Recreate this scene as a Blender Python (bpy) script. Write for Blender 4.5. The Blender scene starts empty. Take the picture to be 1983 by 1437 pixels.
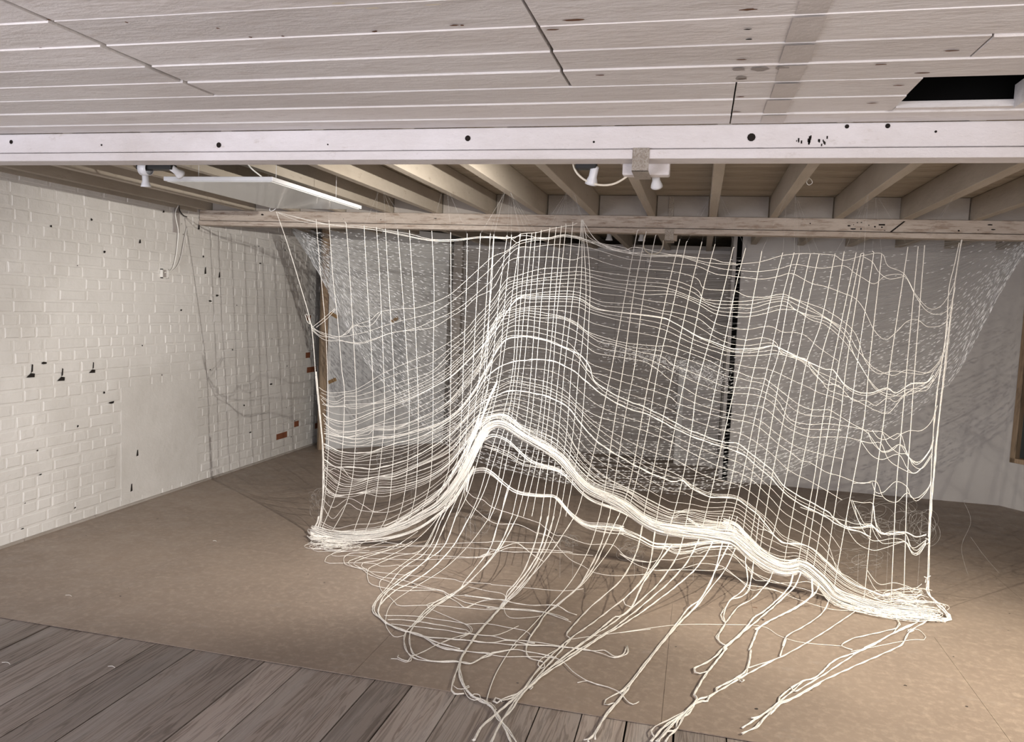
import bpy, bmesh, math, random
from mathutils import Vector, Matrix, noise
random.seed(7)
R_ = random.random
U = random.uniform
scn = bpy.context.scene
COL = scn.collection

# ---------------------------------------------------------------- camera
YAW, PITCH, ROLL, FPX = -0.235801215, 0.0815321796, -0.0425400827, 1489.62589
PW, PH = 1983.0, 1437.0
fw = Vector((math.sin(YAW)*math.cos(PITCH), math.cos(YAW)*math.cos(PITCH), -math.sin(PITCH)))
r0 = Vector((math.cos(YAW), -math.sin(YAW), 0)); d0 = fw.cross(r0)
CR = r0*math.cos(ROLL)+d0*math.sin(ROLL); CD = -r0*math.sin(ROLL)+d0*math.cos(ROLL)
EYE = Vector((0, 0, 1.55))
cam = bpy.data.cameras.new('camera'); camo = bpy.data.objects.new('camera', cam); COL.objects.link(camo)
cam.sensor_width = 36; cam.sensor_fit = 'HORIZONTAL'; cam.lens = FPX/PW*36
cam.clip_start = 0.05; cam.clip_end = 60
m = Matrix(((CR.x, -CD.x, -fw.x, EYE.x), (CR.y, -CD.y, -fw.y, EYE.y), (CR.z, -CD.z, -fw.z, EYE.z), (0, 0, 0, 1)))
camo.matrix_world = m
scn.camera = camo

# ---------------------------------------------------------------- light and exposure
scn.view_settings.view_transform = 'Standard'; scn.view_settings.look = 'None'
scn.view_settings.gamma = 1; scn.view_settings.use_curve_mapping = False
scn.view_settings.exposure = -0.08
w = bpy.data.worlds.new('world'); scn.world = w; w.use_nodes = True
w.node_tree.nodes['Background'].inputs[0].default_value = (0.62, 0.62, 0.66, 1)
w.node_tree.nodes['Background'].inputs[1].default_value = 0.6

def aim(o, target):
    o.rotation_euler = (Vector(target)-o.location).to_track_quat('-Z', 'Y').to_euler()
def area(name, loc, tgt, sx, sy, watts, col):
    l = bpy.data.lights.new(name, 'AREA'); l.shape = 'RECTANGLE'; l.size = sx; l.size_y = sy
    l.energy = watts; l.color = col
    o = bpy.data.objects.new(name, l); COL.objects.link(o); o.location = loc; aim(o, tgt); return o
def spot(name, loc, tgt, watts, deg, blend, col, rad=0.03):
    l = bpy.data.lights.new(name, 'SPOT'); l.energy = watts; l.spot_size = math.radians(deg); l.spot_blend = blend
    l.color = col; l.shadow_soft_size = rad
    o = bpy.data.objects.new(name, l); COL.objects.link(o); o.location = loc; aim(o, tgt); return o
# daylight from the left window behind the camera (cool), added ceiling fill, gallery spots (warm)
area('daylight_window_light', (-2.7, -1.35, 1.35), (-1.7, 1.6, 2.3), 1.8, 1.3, 108, (0.90, 0.90, 1.0))
area('ceiling_fill_light', (1.6, -1.35, 1.3), (0.2, 1.6, 2.3), 1.8, 1.2, 82, (1.0, 0.93, 0.90))  # unseen fill on the right, tilted up to brighten the ceiling boards
spot('spot_light_wall', (-0.40, 3.02, 2.0), (-3.2, 5.4, 0.3), 360, 94, 0.8, (1.0, 0.94, 0.86), 0.008)
spot('spot_light_net', (-0.13, 3.08, 2.0), (0.9, 5.3, 0.2), 230, 92, 1.0, (1.0, 0.91, 0.78), 0.01)
spot('spot_light_floor', (2.7, 2.5, 2.1), (1.35, 3.5, 0.0), 800, 80, 1.0, (1.0, 0.91, 0.76))
spot('spot_light_left', (-2.53, 3.13, 2.02), (-3.6, 4.3, 0.3), 6, 110, 1.0, (1.0, 0.95, 0.88))

# ---------------------------------------------------------------- picking points
def ray(x, y):
    return CR*((x-PW/2)/FPX)+CD*((y-PH/2)/FPX)+fw
def on(x, y, ax, val):
    d = ray(x, y); t = (val-EYE[ax])/d[ax]; return EYE+d*t
TILES = {1: (580, 420, 4.955), 2: (950, 420, 4.955), 3: (1300, 440, 4.79), 4: (580, 700, 3.9925), 5: (900, 680, 3.9925),
         6: (1250, 700, 4.106), 7: (1550, 700, 4.106), 8: (1400, 980, 4.311), 9: (1450, 400, 2.874), 10: (1200, 1000, 5.527),
         11: (900, 1000, 4.789), 12: (850, 1237, 4.9575), 13: (1200, 1237, 5.666), 14: (590, 1000, 4.789), 15: (1200, 1050, 2.833), 0: (0, 0, 1.0)}
def px(spec):
    """'4: x,y x,y; 5: x,y' -> measured points"""
    out = []
    for seg in spec.split(';'):
        t, pts = seg.split(':'); ox, oy, s = TILES[int(t)]
        for q in pts.split():
            a, b = q.split(','); out.append((ox+float(a)/s, oy+float(b)/s))
    return out

# ---------------------------------------------------------------- helpers
def smooth(P, step, closed=False):
    """Catmull-Rom through points (any dimension), resampled about every step"""
    out = []; n = len(P)
    if n < 3 :
        P = [P[0]]+list(P) if n == 2 else P
        n = len(P)
    for i in range(n-1):
        p0 = P[max(i-1, 0)]; p1 = P[i]; p2 = P[i+1]; p3 = P[min(i+2, n-1)]
        L = math.dist(p1, p2); k = max(1, int(L/step))
        for j in range(k):
            t = j/k; t2 = t*t; t3 = t2*t
            out.append(tuple(0.5*((2*b)+(c-a)*t+(2*a-5*b+4*c-d)*t2+(3*b-a-3*c+d)*t3) for a, b, c, d in zip(p0, p1, p2, p3)))
    out.append(tuple(P[-1])); return out

class MB:
    def __init__(s): s.v = []; s.f = []; s.mi = []
    def box(s, x0, x1, y0, y1, z0, z1, mi=0, M=None):
        b = len(s.v)
        for z in (z0, z1):
            for y in (y0, y1):
                for x in (x0, x1):
                    p = Vector((x, y, z)); s.v.append(tuple(M @ p) if M else tuple(p))
        for q in ((0, 2, 3, 1), (4, 5, 7, 6), (0, 1, 5, 4), (2, 6, 7, 3), (0, 4, 6, 2), (1, 3, 7, 5)):
            s.f.append(tuple(b+i for i in q)); s.mi.append(mi)
    def poly(s, pts, mi=0):
        b = len(s.v); s.v += [tuple(p) for p in pts]; s.f.append(tuple(range(b, b+len(pts)))); s.mi.append(mi)
    def tube(s, P, r, n=4, mi=0, closed=False):
        P = [Vector(p) for p in P]
        if len(P) < 2: return
        b = len(s.v); N = len(P); up = Vector((0.13, 0.31, 0.94)); u = None
        for i, p in enumerate(P):
            t = (P[min(i+1, N-1)]-P[max(i-1, 0)])
            if t.length < 1e-9: t = Vector((0, 0, 1))
            t.normalize()
            if u is None:
                u = t.cross(up)
                if u.length < 1e-3: u = t.cross(Vector((1, 0, 0)))
            else: u = u-t*u.dot(t)
            if u.length < 1e-6: u = t.orthogonal()
            u.normalize(); v = t.cross(u); rr = r[i] if isinstance(r, (list, tuple)) else r
            for k in range(n):
                a = 2*math.pi*k/n
                s.v.append(tuple(p+u*math.cos(a)*rr+v*math.sin(a)*rr))
        for i in range(N-1):
            for k in range(n):
                k2 = (k+1) % n
                s.f.append((b+i*n+k, b+i*n+k2, b+(i+1)*n+k2, b+(i+1)*n+k)); s.mi.append(mi)
        if not closed:
            s.f.append(tuple(b+k for k in range(n))[::-1]); s.mi.append(mi)
            s.f.append(tuple(b+(N-1)*n+k for k in range(n))); s.mi.append(mi)
    def lathe(s, prof, M, n=20, mi=0):
        """prof (r,z) about local z"""
        b = len(s.v)
        for r, z in prof:
            for k in range(n):
                a = 2*math.pi*k/n; s.v.append(tuple(M @ Vector((r*math.cos(a), r*math.sin(a), z))))
        for i in range(len(prof)-1):
            for k in range(n):
                k2 = (k+1) % n
                s.f.append((b+i*n+k, b+i*n+k2, b+(i+1)*n+k2, b+(i+1)*n+k)); s.mi.append(mi)
    def build(s, name, mats, parent=None, smooth_=False, bevel=0):
        me = bpy.data.meshes.new(name); me.from_pydata(s.v, [], s.f)
        mats = mats if isinstance(mats, (list, tuple)) else [mats]
        for mm in mats: me.materials.append(mm)
        me.polygons.foreach_set('material_index', s.mi)
        if smooth_: me.polygons.foreach_set('use_smooth', [True]*len(s.f))
        me.update()
        o = bpy.data.objects.new(name, me); COL.objects.link(o)
        if parent: o.parent = parent; o.matrix_parent_inverse = Matrix.Translation(-Vector(parent.location)) if parent.type == 'EMPTY' and parent.parent is None else Matrix.Identity(4)
        if bevel:
            bm = o.modifiers.new('bevel', 'BEVEL'); bm.width = bevel; bm.segments = 2; bm.limit_method = 'ANGLE'
        return o
def tag(o, label=None, cat=None, group=None, kind=None):
    if label: o['label'] = label
    if cat: o['category'] = cat
    if group: o['group'] = group
    if kind: o['kind'] = kind
    return o
def empty(name, loc):
    o = bpy.data.objects.new(name, None); COL.objects.link(o); o.location = loc; o.empty_display_size = 0.05; return o
def struct(o): o['kind'] = 'structure'; return o

# ---------------------------------------------------------------- materials
def mat(name, base, rough=0.7, spec=0.3, metal=0.0):
    m = bpy.data.materials.new(name); m.use_nodes = True; nt = m.node_tree; b = nt.nodes['Principled BSDF']
    b.inputs['Base Color'].default_value = (*base, 1); b.inputs['Roughness'].default_value = rough
    b.inputs['Specular IOR Level'].default_value = spec; b.inputs['Metallic'].default_value = metal
    return m, nt, b
def N(nt, t, **k):
    n = nt.nodes.new(t)
    for a, v in k.items(): setattr(n, a, v)
    return n
def mapping(nt, scale=(1, 1, 1), rot=(0, 0, 0)):
    tc = N(nt, 'ShaderNodeTexCoord'); mp = N(nt, 'ShaderNodeMapping'); mp.inputs['Scale'].default_value = scale
    mp.inputs['Rotation'].default_value = rot
    nt.links.new(tc.outputs['Object'], mp.inputs['Vector']); return mp.outputs['Vector']
def noise_(nt, vec, scale, detail=6, rough=0.6, dist=0.0):
    n = N(nt, 'ShaderNodeTexNoise'); n.inputs['Scale'].default_value = scale; n.inputs['Detail'].default_value = detail
    n.inputs['Roughness'].default_value = rough; n.inputs['Distortion'].default_value = dist
    nt.links.new(vec, n.inputs['Vector']); return n.outputs['Fac']
def ramp(nt, fac, stops):
    r = N(nt, 'ShaderNodeValToRGB'); e = r.color_ramp.elements
    while len(e) < len(stops): e.new(0.5)
    for i, (p, c) in enumerate(stops):
        e[i].position = p; e[i].color = (*c, 1) if len(c) == 3 else c
    nt.links.new(fac, r.inputs['Fac']); return r.outputs['Color']
def mix(nt, a, b, fac, mode='MIX'):
    n = N(nt, 'ShaderNodeMix', data_type='RGBA', blend_type=mode)
    if isinstance(fac, (int, float)): n.inputs['Factor'].default_value = fac
    else: nt.links.new(fac, n.inputs['Factor'])
    for s, k in ((a, 'A'), (b, 'B')):
        sock = [i for i in n.inputs if i.name == k and i.type == 'RGBA'][0]
        if isinstance(s, tuple): sock.default_value = (*s, 1)
        else: nt.links.new(s, sock)
    return [o for o in n.outputs if o.type == 'RGBA'][0]
def bump(nt, b, h, strength, dist=0.01, prev=None):
    n = N(nt, 'ShaderNodeBump'); n.inputs['Strength'].default_value = strength; n.inputs['Distance'].default_value = dist
    nt.links.new(h, n.inputs['Height'])
    if prev: nt.links.new(prev, n.inputs['Normal'])
    nt.links.new(n.outputs['Normal'], b.inputs['Normal']); return n.outputs['Normal']
W1 = (1, 1, 1); B0 = (0, 0, 0)

def painted(name, base, dirt, spots=0.5, grain=(1, 1, 1), rough=0.55, bs=0.35, lo=0.70, streak=1.0, island=False):
    """old paint with scuffs, dark nail marks and rust-brown stains"""
    m, nt, b = mat(name, base, rough)
    v = mapping(nt, grain)
    c = mix(nt, base, dirt, ramp(nt, noise_(nt, v, 2.2, 8, 0.65), [(0.42, B0), (0.85, W1)]))
    if island:      # each board its own tone, thin scuffs along the grain
        c = mix(nt, c, dirt, ramp(nt, noise_(nt, mapping(nt, (1.0, 22, 1)), 3.0, 8, 0.7), [(0.55, B0), (0.75, (0.8, 0.8, 0.8))]))
        ge = N(nt, 'ShaderNodeNewGeometry'); mr = N(nt, 'ShaderNodeMapRange'); mr.inputs['To Min'].default_value = 0.90; mr.inputs['To Max'].default_value = 1.05
        nt.links.new(ge.outputs['Random Per Island'], mr.inputs['Value']); hs = N(nt, 'ShaderNodeHueSaturation')
        nt.links.new(mr.outputs[0], hs.inputs['Value']); nt.links.new(c, hs.inputs['Color']); c = hs.outputs[0]
    c = mix(nt, c, dirt, ramp(nt, noise_(nt, v, 26, 8, 0.7), [(lo-0.06, B0), (lo+0.10, W1)]))
    v2 = mapping(nt, (1.2*streak, 7, 7))
    c = mix(nt, c, (0.16, 0.10, 0.07), ramp(nt, noise_(nt, v2, 5.5, 5, 0.75, 0.6), [(0.73-0.02*spots, B0), (0.79, W1)]))
    nt.links.new(c, b.inputs['Base Color'])
    p = bump(nt, b, noise_(nt, v, 38, 6, 0.7), bs, 0.006)
    bump(nt, b, noise_(nt, v, 7, 3, 0.5), bs, 0.012, p)
    return m
M = {}
M['ceiling'] = painted('ceiling_paint', (0.80, 0.77, 0.755), (0.62, 0.57, 0.54), 0.9, (0.35, 1, 1), 0.42, 0.8, 0.62, 1.0, True)
M['beam_white'] = painted('white_beam_paint', (0.80, 0.77, 0.78), (0.58, 0.53, 0.50), 0.8, (0.5, 1, 1), 0.5, 0.8, 0.66)
M['beam_raw'] = painted('worn_beam_paint', (0.54, 0.475, 0.415), (0.30, 0.23, 0.18), 2.6, (0.3, 1, 2), 0.7, 0.7, 0.55)
M['joist'] = painted('limewashed_joist', (0.46, 0.41, 0.345), (0.29, 0.24, 0.185), 1.0, (2, 0.35, 1), 0.7, 0.4, 0.66)
M['deck'] = painted('limewashed_deck', (0.44, 0.385, 0.31), (0.26, 0.21, 0.15), 0.8, (0.25, 3, 1), 0.7, 0.4, 0.58)
M['blocking'] = painted('blocking_paint', (0.42, 0.385, 0.35), (0.28, 0.24, 0.2), 0.6, (0.5, 1, 1), 0.7)

def brick_mat():
    m, nt, b = mat('painted_brick', (0.74, 0.715, 0.67), 0.55)
    v = mapping(nt)
    c = mix(nt, (0.71, 0.695, 0.67), (0.59, 0.57, 0.54), ramp(nt, noise_(nt, v, 1.4, 6, 0.6), [(0.42, B0), (0.72, W1)]))
    c = mix(nt, c, (0.50, 0.45, 0.38), ramp(nt, noise_(nt, v, 17, 8, 0.7), [(0.68, B0), (0.80, W1)]))
    nt.links.new(c, b.inputs['Base Color'])
    p = bump(nt, b, noise_(nt, v, 60, 6, 0.7), 0.35, 0.004)
    bump(nt, b, noise_(nt, v, 12, 4, 0.6), 0.5, 0.012, p)
    return m
M['brick'] = brick_mat()
M['brick_red'] = painted('bare_brick', (0.27, 0.095, 0.045), (0.14, 0.06, 0.035), 0.2)
M['cavity'] = mat('dark_cavity', (0.018, 0.014, 0.012), 0.95)[0]
M['black'] = mat('black_gap', (0.006, 0.006, 0.006), 1.0, 0.0)[0]
def panel_mat(name, base, d, sc=1.2):
    m, nt, b = mat(name, base, 0.6)
    v = mapping(nt)
    c = mix(nt, base, d, ramp(nt, noise_(nt, v, sc, 7, 0.65), [(0.38, B0), (0.75, W1)]))
    c = mix(nt, c, (0.12, 0.10, 0.09), ramp(nt, noise_(nt, v, 23, 2, 0.5), [(0.81, B0), (0.82, W1)]))
    nt.links.new(c, b.inputs['Base Color']); bump(nt, b, noise_(nt, v, 45, 5, 0.6), 0.12, 0.004); return m
M['plaster'] = panel_mat('grey_white_board', (0.56, 0.545, 0.53), (0.47, 0.45, 0.44))
M['plaster_dark'] = panel_mat('back_wall_paint', (0.40, 0.375, 0.35), (0.33, 0.30, 0.27), 2.0)
M['panel_l'] = panel_mat('white_leaning_board', (0.68, 0.68, 0.66), (0.57, 0.57, 0.56))
M['panel_blue'] = panel_mat('blue_grey_board', (0.55, 0.555, 0.55), (0.47, 0.475, 0.475))
M['smallboard'] = panel_mat('small_board', (0.50, 0.485, 0.47), (0.42, 0.40, 0.39))
def wood(name, a, bcol, c2, scale=1.0, axis='Y', rough=0.6):
    m, nt, b = mat(name, a, rough, 0.35)
    sc = (15, 0.9, 15) if axis == 'Y' else ((0.8, 9, 9) if axis == 'X' else (9, 9, 0.8))
    v = mapping(nt, tuple(s*scale for s in sc))
    oi = N(nt, 'ShaderNodeNewGeometry')
    ad = N(nt, 'ShaderNodeVectorMath', operation='MULTIPLY_ADD')
    nt.links.new(v, ad.inputs[0]); ad.inputs[1].default_value = (1, 1, 1)
    cb = N(nt, 'ShaderNodeCombineXYZ'); mu = N(nt, 'ShaderNodeMath', operation='MULTIPLY'); mu.inputs[1].default_value = 37
    nt.links.new(oi.outputs['Random Per Island'], mu.inputs[0])
    for k in range(3): nt.links.new(mu.outputs[0], cb.inputs[k])
    nt.links.new(cb.outputs[0], ad.inputs[2]); vv = ad.outputs[0]
    g = noise_(nt, vv, 1.3, 4, 0.5, 1.2)
    mm = N(nt, 'ShaderNodeMath', operation='MULTIPLY'); mm.inputs[1].default_value = 42; nt.links.new(g, mm.inputs[0])
    sn = N(nt, 'ShaderNodeMath', operation='SINE'); nt.links.new(mm.outputs[0], sn.inputs[0])
    col = mix(nt, a, bcol, ramp(nt, sn.outputs[0], [(0.0, B0), (1.0, W1)]))
    col = mix(nt, col, c2, ramp(nt, noise_(nt, vv, 0.8, 6, 0.65), [(0.45, B0), (0.7, W1)]))
    col = mix(nt, col, (0.03, 0.022, 0.018), ramp(nt, noise_(nt, vv, 3.2, 8, 0.75), [(0.56, B0), (0.74, (0.85, 0.85, 0.85))]))
    br = N(nt, 'ShaderNodeMapRange'); br.inputs['To Min'].default_value = 0.72; br.inputs['To Max'].default_value = 1.25
    nt.links.new(oi.outputs['Random Per Island'], br.inputs['Value'])
    hs = N(nt, 'ShaderNodeHueSaturation'); nt.links.new(br.outputs[0], hs.inputs['Value']); nt.links.new(col, hs.inputs['Color'])
    nt.links.new(hs.outputs[0], b.inputs['Base Color'])
    p = bump(nt, b, sn.outputs[0], 0.2, 0.003); bump(nt, b, noise_(nt, vv, 6, 5, 0.7), 0.3, 0.004, p); return m
M['planks'] = wood('weathered_floor_plank', (0.29, 0.245, 0.215), (0.17, 0.138, 0.118), (0.33, 0.295, 0.27), 1.0, 'Y', 0.48)
M['timber'] = wood('raw_timber', (0.36, 0.26, 0.17), (0.29, 0.20, 0.13), (0.33, 0.25, 0.17), 1.0, 'Z')
def hard_mat():
    m, nt, b = mat('hardboard', (0.27, 0.215, 0.17), 0.5, 0.4)
    v = mapping(nt)
    c = mix(nt, (0.27, 0.213, 0.17), (0.21, 0.165, 0.133), ramp(nt, noise_(nt, v, 1.1, 7, 0.6), [(0.35, B0), (0.7, W1)]))
    c = mix(nt, c, (0.36, 0.29, 0.23), ramp(nt, noise_(nt, v, 28, 6, 0.7), [(0.48, B0), (0.68, (0.65, 0.65, 0.65))]))
    c = mix(nt, c, (0.36, 0.32, 0.29), ramp(nt, noise_(nt, mapping(nt, (1.5, 2.5, 1)), 3.6, 8, 0.75), [(0.58, B0), (0.75, (0.5, 0.5, 0.5))]))
    c = mix(nt, c, (0.05, 0.04, 0.035), ramp(nt, noise_(nt, v, 21, 1, 0.4), [(0.79, B0), (0.80, W1)]))
    nt.links.new(c, b.inputs['Base Color'])
    nt.links.new(ramp(nt, noise_(nt, v, 6, 6, 0.6), [(0.3, (0.36,)*3), (0.7, (0.6,)*3)]), b.inputs['Roughness'])
    bump(nt, b, noise_(nt, v, 70, 4, 0.6), 0.10, 0.002); return m
M['hardboard'] = hard_mat()
def cord_mat():
    m, nt, b = mat('white_cotton_cord', (0.88, 0.855, 0.80), 0.75, 0.2)
    v = mapping(nt); c = mix(nt, (0.80, 0.78, 0.735), (0.68, 0.655, 0.605), ramp(nt, noise_(nt, v, 90, 3, 0.6), [(0.4, B0), (0.65, W1)]))
    nt.links.new(c, b.inputs['Base Color']); bump(nt, b, noise_(nt, v, 320, 2, 0.5), 0.4, 0.001); return m
M['cord'] = cord_mat()
def line_mat(name, alpha, col, rough=0.15):
    m = bpy.data.materials.new(name); m.use_nodes = True; nt = m.node_tree; b = nt.nodes['Principled BSDF']
    b.inputs['Base Color'].default_value = (*col, 1); b.inputs['Roughness'].default_value = rough
    b.inputs['Specular IOR Level'].default_value = 0.8
    tr = N(nt, 'ShaderNodeBsdfTransparent'); mx = N(nt, 'ShaderNodeMixShader'); mx.inputs[0].default_value = alpha
    nt.links.new(tr.outputs[0], mx.inputs[1]); nt.links.new(b.outputs[0], mx.inputs[2])
    nt.links.new(mx.outputs[0], nt.nodes['Material Output'].inputs['Surface']); return m
M['line'] = line_mat('clear_fishing_line', 0.38, (0.62, 0.63, 0.64), 0.2)
M['line_glint'] = line_mat('painted_kink_glint', 0.95, (0.93, 0.94, 0.95), 0.25)  # spotlight glints on the twisted line, put into the colour as opaque white
M['hair'] = line_mat('thin_nylon', 0.30, (0.75, 0.75, 0.75), 0.3)
M['white_metal'] = mat('white_enamel', (0.72, 0.73, 0.75), 0.3, 0.5)[0]
M['white_plastic'] = mat('white_plastic', (0.80, 0.79, 0.75), 0.4, 0.5)[0]
M['cream_cable'] = mat('cream_cable', (0.76, 0.70, 0.58), 0.5)[0]
M['dark_plastic'] = mat('dark_plastic', (0.03, 0.03, 0.03), 0.5)[0]
M['strap'] = painted('galvanised_strap', (0.50, 0.46, 0.41), (0.33, 0.28, 0.23), 0.5, (6, 6, 6), 0.6, 0.8, 0.5)
M['tape'] = mat('brown_tape', (0.30, 0.19, 0.09), 0.5)[0]
def glass_mat():
    m, nt, b = mat('dark_window_glass', (0.05, 0.06, 0.06), 0.05, 0.6); return m
M['glass'] = glass_mat()
def glossy_panel():
    m, nt, b = mat('heater_glass_face', (0.72, 0.74, 0.73), 0.12, 0.5)
    nt.links.new(mix(nt, (0.74, 0.76, 0.75), (0.68, 0.70, 0.69), noise_(nt, mapping(nt), 3)), b.inputs['Base Color']); return m
M['heater_face'] = glossy_panel()

# ---------------------------------------------------------------- the setting
ZB, ZT, ZD = 2.107, 2.227, 2.375          # beam underside, joist underside, deck underside
XL = -3.95; YW = 2.86                      # left wall, edge between planks and hardboard
XR = 3.7

# plank floor in front (boards run away from the camera)
f = MB(); xs = [-4.15]
seams = [-2.07, -1.725, -1.55, -1.215, -1.05, -0.86, -0.52, -0.35, -0.18, 0.0, 0.19, 0.37]
x = -2.07
left = []
while x > XL-0.1:
    x -= U(0.165, 0.25); left.append(x)
right = []; x = 0.37
while x < XR:
    x += U(0.165, 0.2); right.append(x)
xs = sorted(left)+seams+right
for a, b in zip(xs[:-1], xs[1:]):
    g = random.choice((0.004, 0.006, 0.010, 0.005)); cut = U(0.2, 2.3)
    dz = U(-0.0015, 0.001)
    ys = [(-1.6, cut-0.0015), (cut+0.0015, YW+0.3)] if R_() < 0.7 else [(-1.6, YW+0.3)]
    for y0, y1 in ys: f.box(a+g*0.5, b-g*0.5, y0, y1, -0.028, -0.006+dz+U(-0.0008, 0.0008))
f.box(-4.3, XR+0.3, -1.7, YW+0.3, -0.06, -0.03, 1)
o = struct(f.build('floor', [M['planks'], M['black']])); 
# hardboard sheets on the rest of the floor
f = MB(); gy = [YW, 4.14, 5.4, 6.66, 7.9, 10.0]; gx0 = [-4.1, -2.9, -1.32, -0.05, 1.235, 2.4, 3.9]; gx1 = [-4.1, -2.35, -0.52, 0.367, 1.9, 3.9]
for i, (a, b) in enumerate(zip(gy[:-1], gy[1:])):
    g = gx0 if i % 2 == 0 else gx1
    for c, d in zip(g[:-1], g[1:]): f.box(c+0.0008, d-0.0008, a+(0.0008 if i else 0), b-0.0008, -0.0035, 0.0)
struct(f.build('floor_hardboard', M['hardboard']))
f = MB(); f.box(-4.3, XR+0.3, YW+0.302, 10.2, -0.06, -0.0036); struct(f.build('floor_underlay', M['planks']))

# left brick wall, every brick modelled and painted over
def brick_wall(name, length, height, M4, mats, patch=None, exposed=(), seed=3):
    rnd = random.Random(seed); f = MB(); ch = 0.0775; k = 0; z = 0.0
    f.box(0, length, -0.12, -0.0042, 0, height, 0, M4)
    row = 0
    while z < height-0.01:
        hd = rnd.random() < 0.42; bl = 0.112 if hd else 0.222
        x = -rnd.uniform(0, bl)
        while x < length:
            L = bl if rnd.random() < 0.9 else (0.112 if not hd else 0.222)
            x0 = max(0, x+0.005); x1 = min(length, x+L-0.005); z1 = min(height, z+ch-0.005)
            if x1-x0 > 0.02:
                dpt = rnd.uniform(-0.0030, 0.0008); cx_, cz_ = (x0+x1)/2, z+ch/2; mi = 0
                inp = patch and patch[0] < cx_ < patch[1] and patch[2] < cz_ < patch[3]
                if not inp:
                    for ex, ez in exposed:
                        if abs(ex-cx_) < L/2 and abs(ez-cz_) < ch/2: mi = 1
                    e = 0.007; j = lambda: rnd.uniform(-0.0028, 0.0028)
                    if mi: dpt = -0.0035
                    o_ = [(x0+j(), -0.0055, z+0.005+j()), (x1+j(), -0.0055, z+0.005+j()), (x1+j(), -0.0055, z1+j()), (x0+j(), -0.0055, z1+j())]
                    i_ = [(x0+e+j(), dpt, z+0.005+e+j()), (x1-e+j(), dpt, z+0.005+e+j()), (x1-e+j(), dpt, z1-e+j()), (x0+e+j(), dpt, z1-e+j())]
                    b = len(f.v)
                    for p in o_+i_: f.v.append(tuple(M4 @ Vector(p)))
                    f.f.append((b+4, b+5, b+6, b+7)); f.mi.append(mi)
                    for q in range(4):
                        q2 = (q+1) % 4; f.f.append((b+q, b+q2, b+4+q2, b+4+q)); f.mi.append(mi)
            x += L
        z += ch; row += 1
    # holes and missing pointing
    for _ in range(int(length*11)):
        hx = rnd.uniform(0.1, length-0.1); hz = rnd.uniform(0.02, height-0.05); s = rnd.uniform(0.004, 0.010)
        if patch and patch[0] < hx < patch[1] and patch[2] < hz < patch[3]: continue
        hz = round(hz/ch)*ch+rnd.choice((0, 0, 0.03)); wv = s*rnd.choice((1, 1, 1.3, 3)); n = 7
        pts = []
        for q in range(n):
            a = 2*math.pi*q/n; rr = rnd.uniform(0.6, 1.2)
            pts.append(M4 @ Vector((hx+math.cos(a)*wv*rr, 0.0022, hz+math.sin(a)*s*rr)))
        f.poly(pts[::-1], 2)
    return f
# local x runs along +Y, local y towards the room (+X)
ML = Matrix(((0, 1, 0, XL), (1, 0, 0, -1.6), (0, 0, 1, 0), (0, 0, 0, 1)))
Y0 = -1.6
ex = [(6.75-Y0, 0.21), (7.07-Y0, 0.30), (7.35-Y0, 1.35), (7.3-Y0, 1.0), (7.55-Y0, 0.2), (7.4-Y0, 0.85)]
f = brick_wall('wall_left', 10.4, 2.24, ML, None, (4.62-Y0, 5.48-Y0, 0.05, 0.87), ex)
# smooth plaster patch, three deep gouges
f.box(4.62-Y0, 5.48-Y0, -0.008, 0.001, 0.05, 0.87, 0, ML)
for (a, c) in (): f.box(a-Y0, a+0.012-Y0, 0.0, 0.004, c-0.35, c+0.2, 0, ML)
for (a, c, s) in ((3.86, 1.03, 0.05), (4.09, 0.99, 0.05), (4.35, 1.02, 0.045)):
    for q in (((-s*0.7, -s*0.5), (s*0.5, -s*0.55), (s*0.55, -s*0.1), (-0.002, 0.0)), ((0.0, 0.0), (s*0.25, 0.01), (s*0.3, s), (s*0.12, s*1.1))):
        f.poly([ML @ Vector((a-Y0+u, 0.0035, c+v)) for u, v in q][::-1], 2)
for (a, c, hh) in ((5.56, 1.72, 0.06), (5.47, 2.07, 0.05), (4.72, 0.10, 0.06), (5.05, 2.15, 0.02), (4.8, 1.9, 0.03), (5.75, 1.70, 0.05), (4.78, 0.35, 0.05)):
    f.poly([ML @ Vector((a-Y0+u, 0.003, c+v)) for u, v in ((-0.012, 0), (0.010, 0.004), (0.006, hh), (-0.004, hh*0.9))][::-1], 2)
struct(f.build('wall_left', [M['brick'], M['brick_red'], M['cavity']]))
f = MB()
f.box(XL-0.12, XL-0.004, -1.6, 8.8, 2.24, 2.42); f.box(XL-0.01, XL+0.012, -1.6, 5.43, 2.205, 2.375)
struct(f.build('trim_1', M['joist']))
f = MB(); yy = 2.9
while yy < 8.3:                                # thin dark bead along the foot of the wall
    L = U(0.5, 1.2); f.box(XL-0.002, XL+0.014+U(0, .004), yy, min(8.3, yy+L-0.004), 0.0, 0.014); yy += L
struct(f.build('baseboard_left', M['blocking']))

# back wall: painted masonry in large blocks with brownish left part
f = MB(); YB = 8.38
f.box(-4.1, 0.5, YB, YB+0.12, -0.02, 2.28)
rnd = random.Random(5)
for r in range(9):
    z = 0.0+r*0.25; x = -2.75-rnd.random()*0.3
    while x < 0.42:
        L = rnd.uniform(0.42, 0.62); f.box(x+0.003, min(x+L, 0.45)-0.003, YB-0.008-rnd.random()*0.003, YB, z+0.003, min(z+0.25, 2.28)-0.003); x += L
struct(f.build('wall_back', M['plaster_dark']))
f = MB(); f.box(-2.95, 0.45, YB-0.03, YB-0.009, 2.20, 2.235); struct(f.build('trim_2', M['plaster']))
for i, (a, b) in enumerate(((-2.72, -2.62),)):
    f = MB(); f.box(a, b, YB-0.09, YB-0.012, 0, 2.27); struct(f.build('trim_3', M['blocking']))
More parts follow.
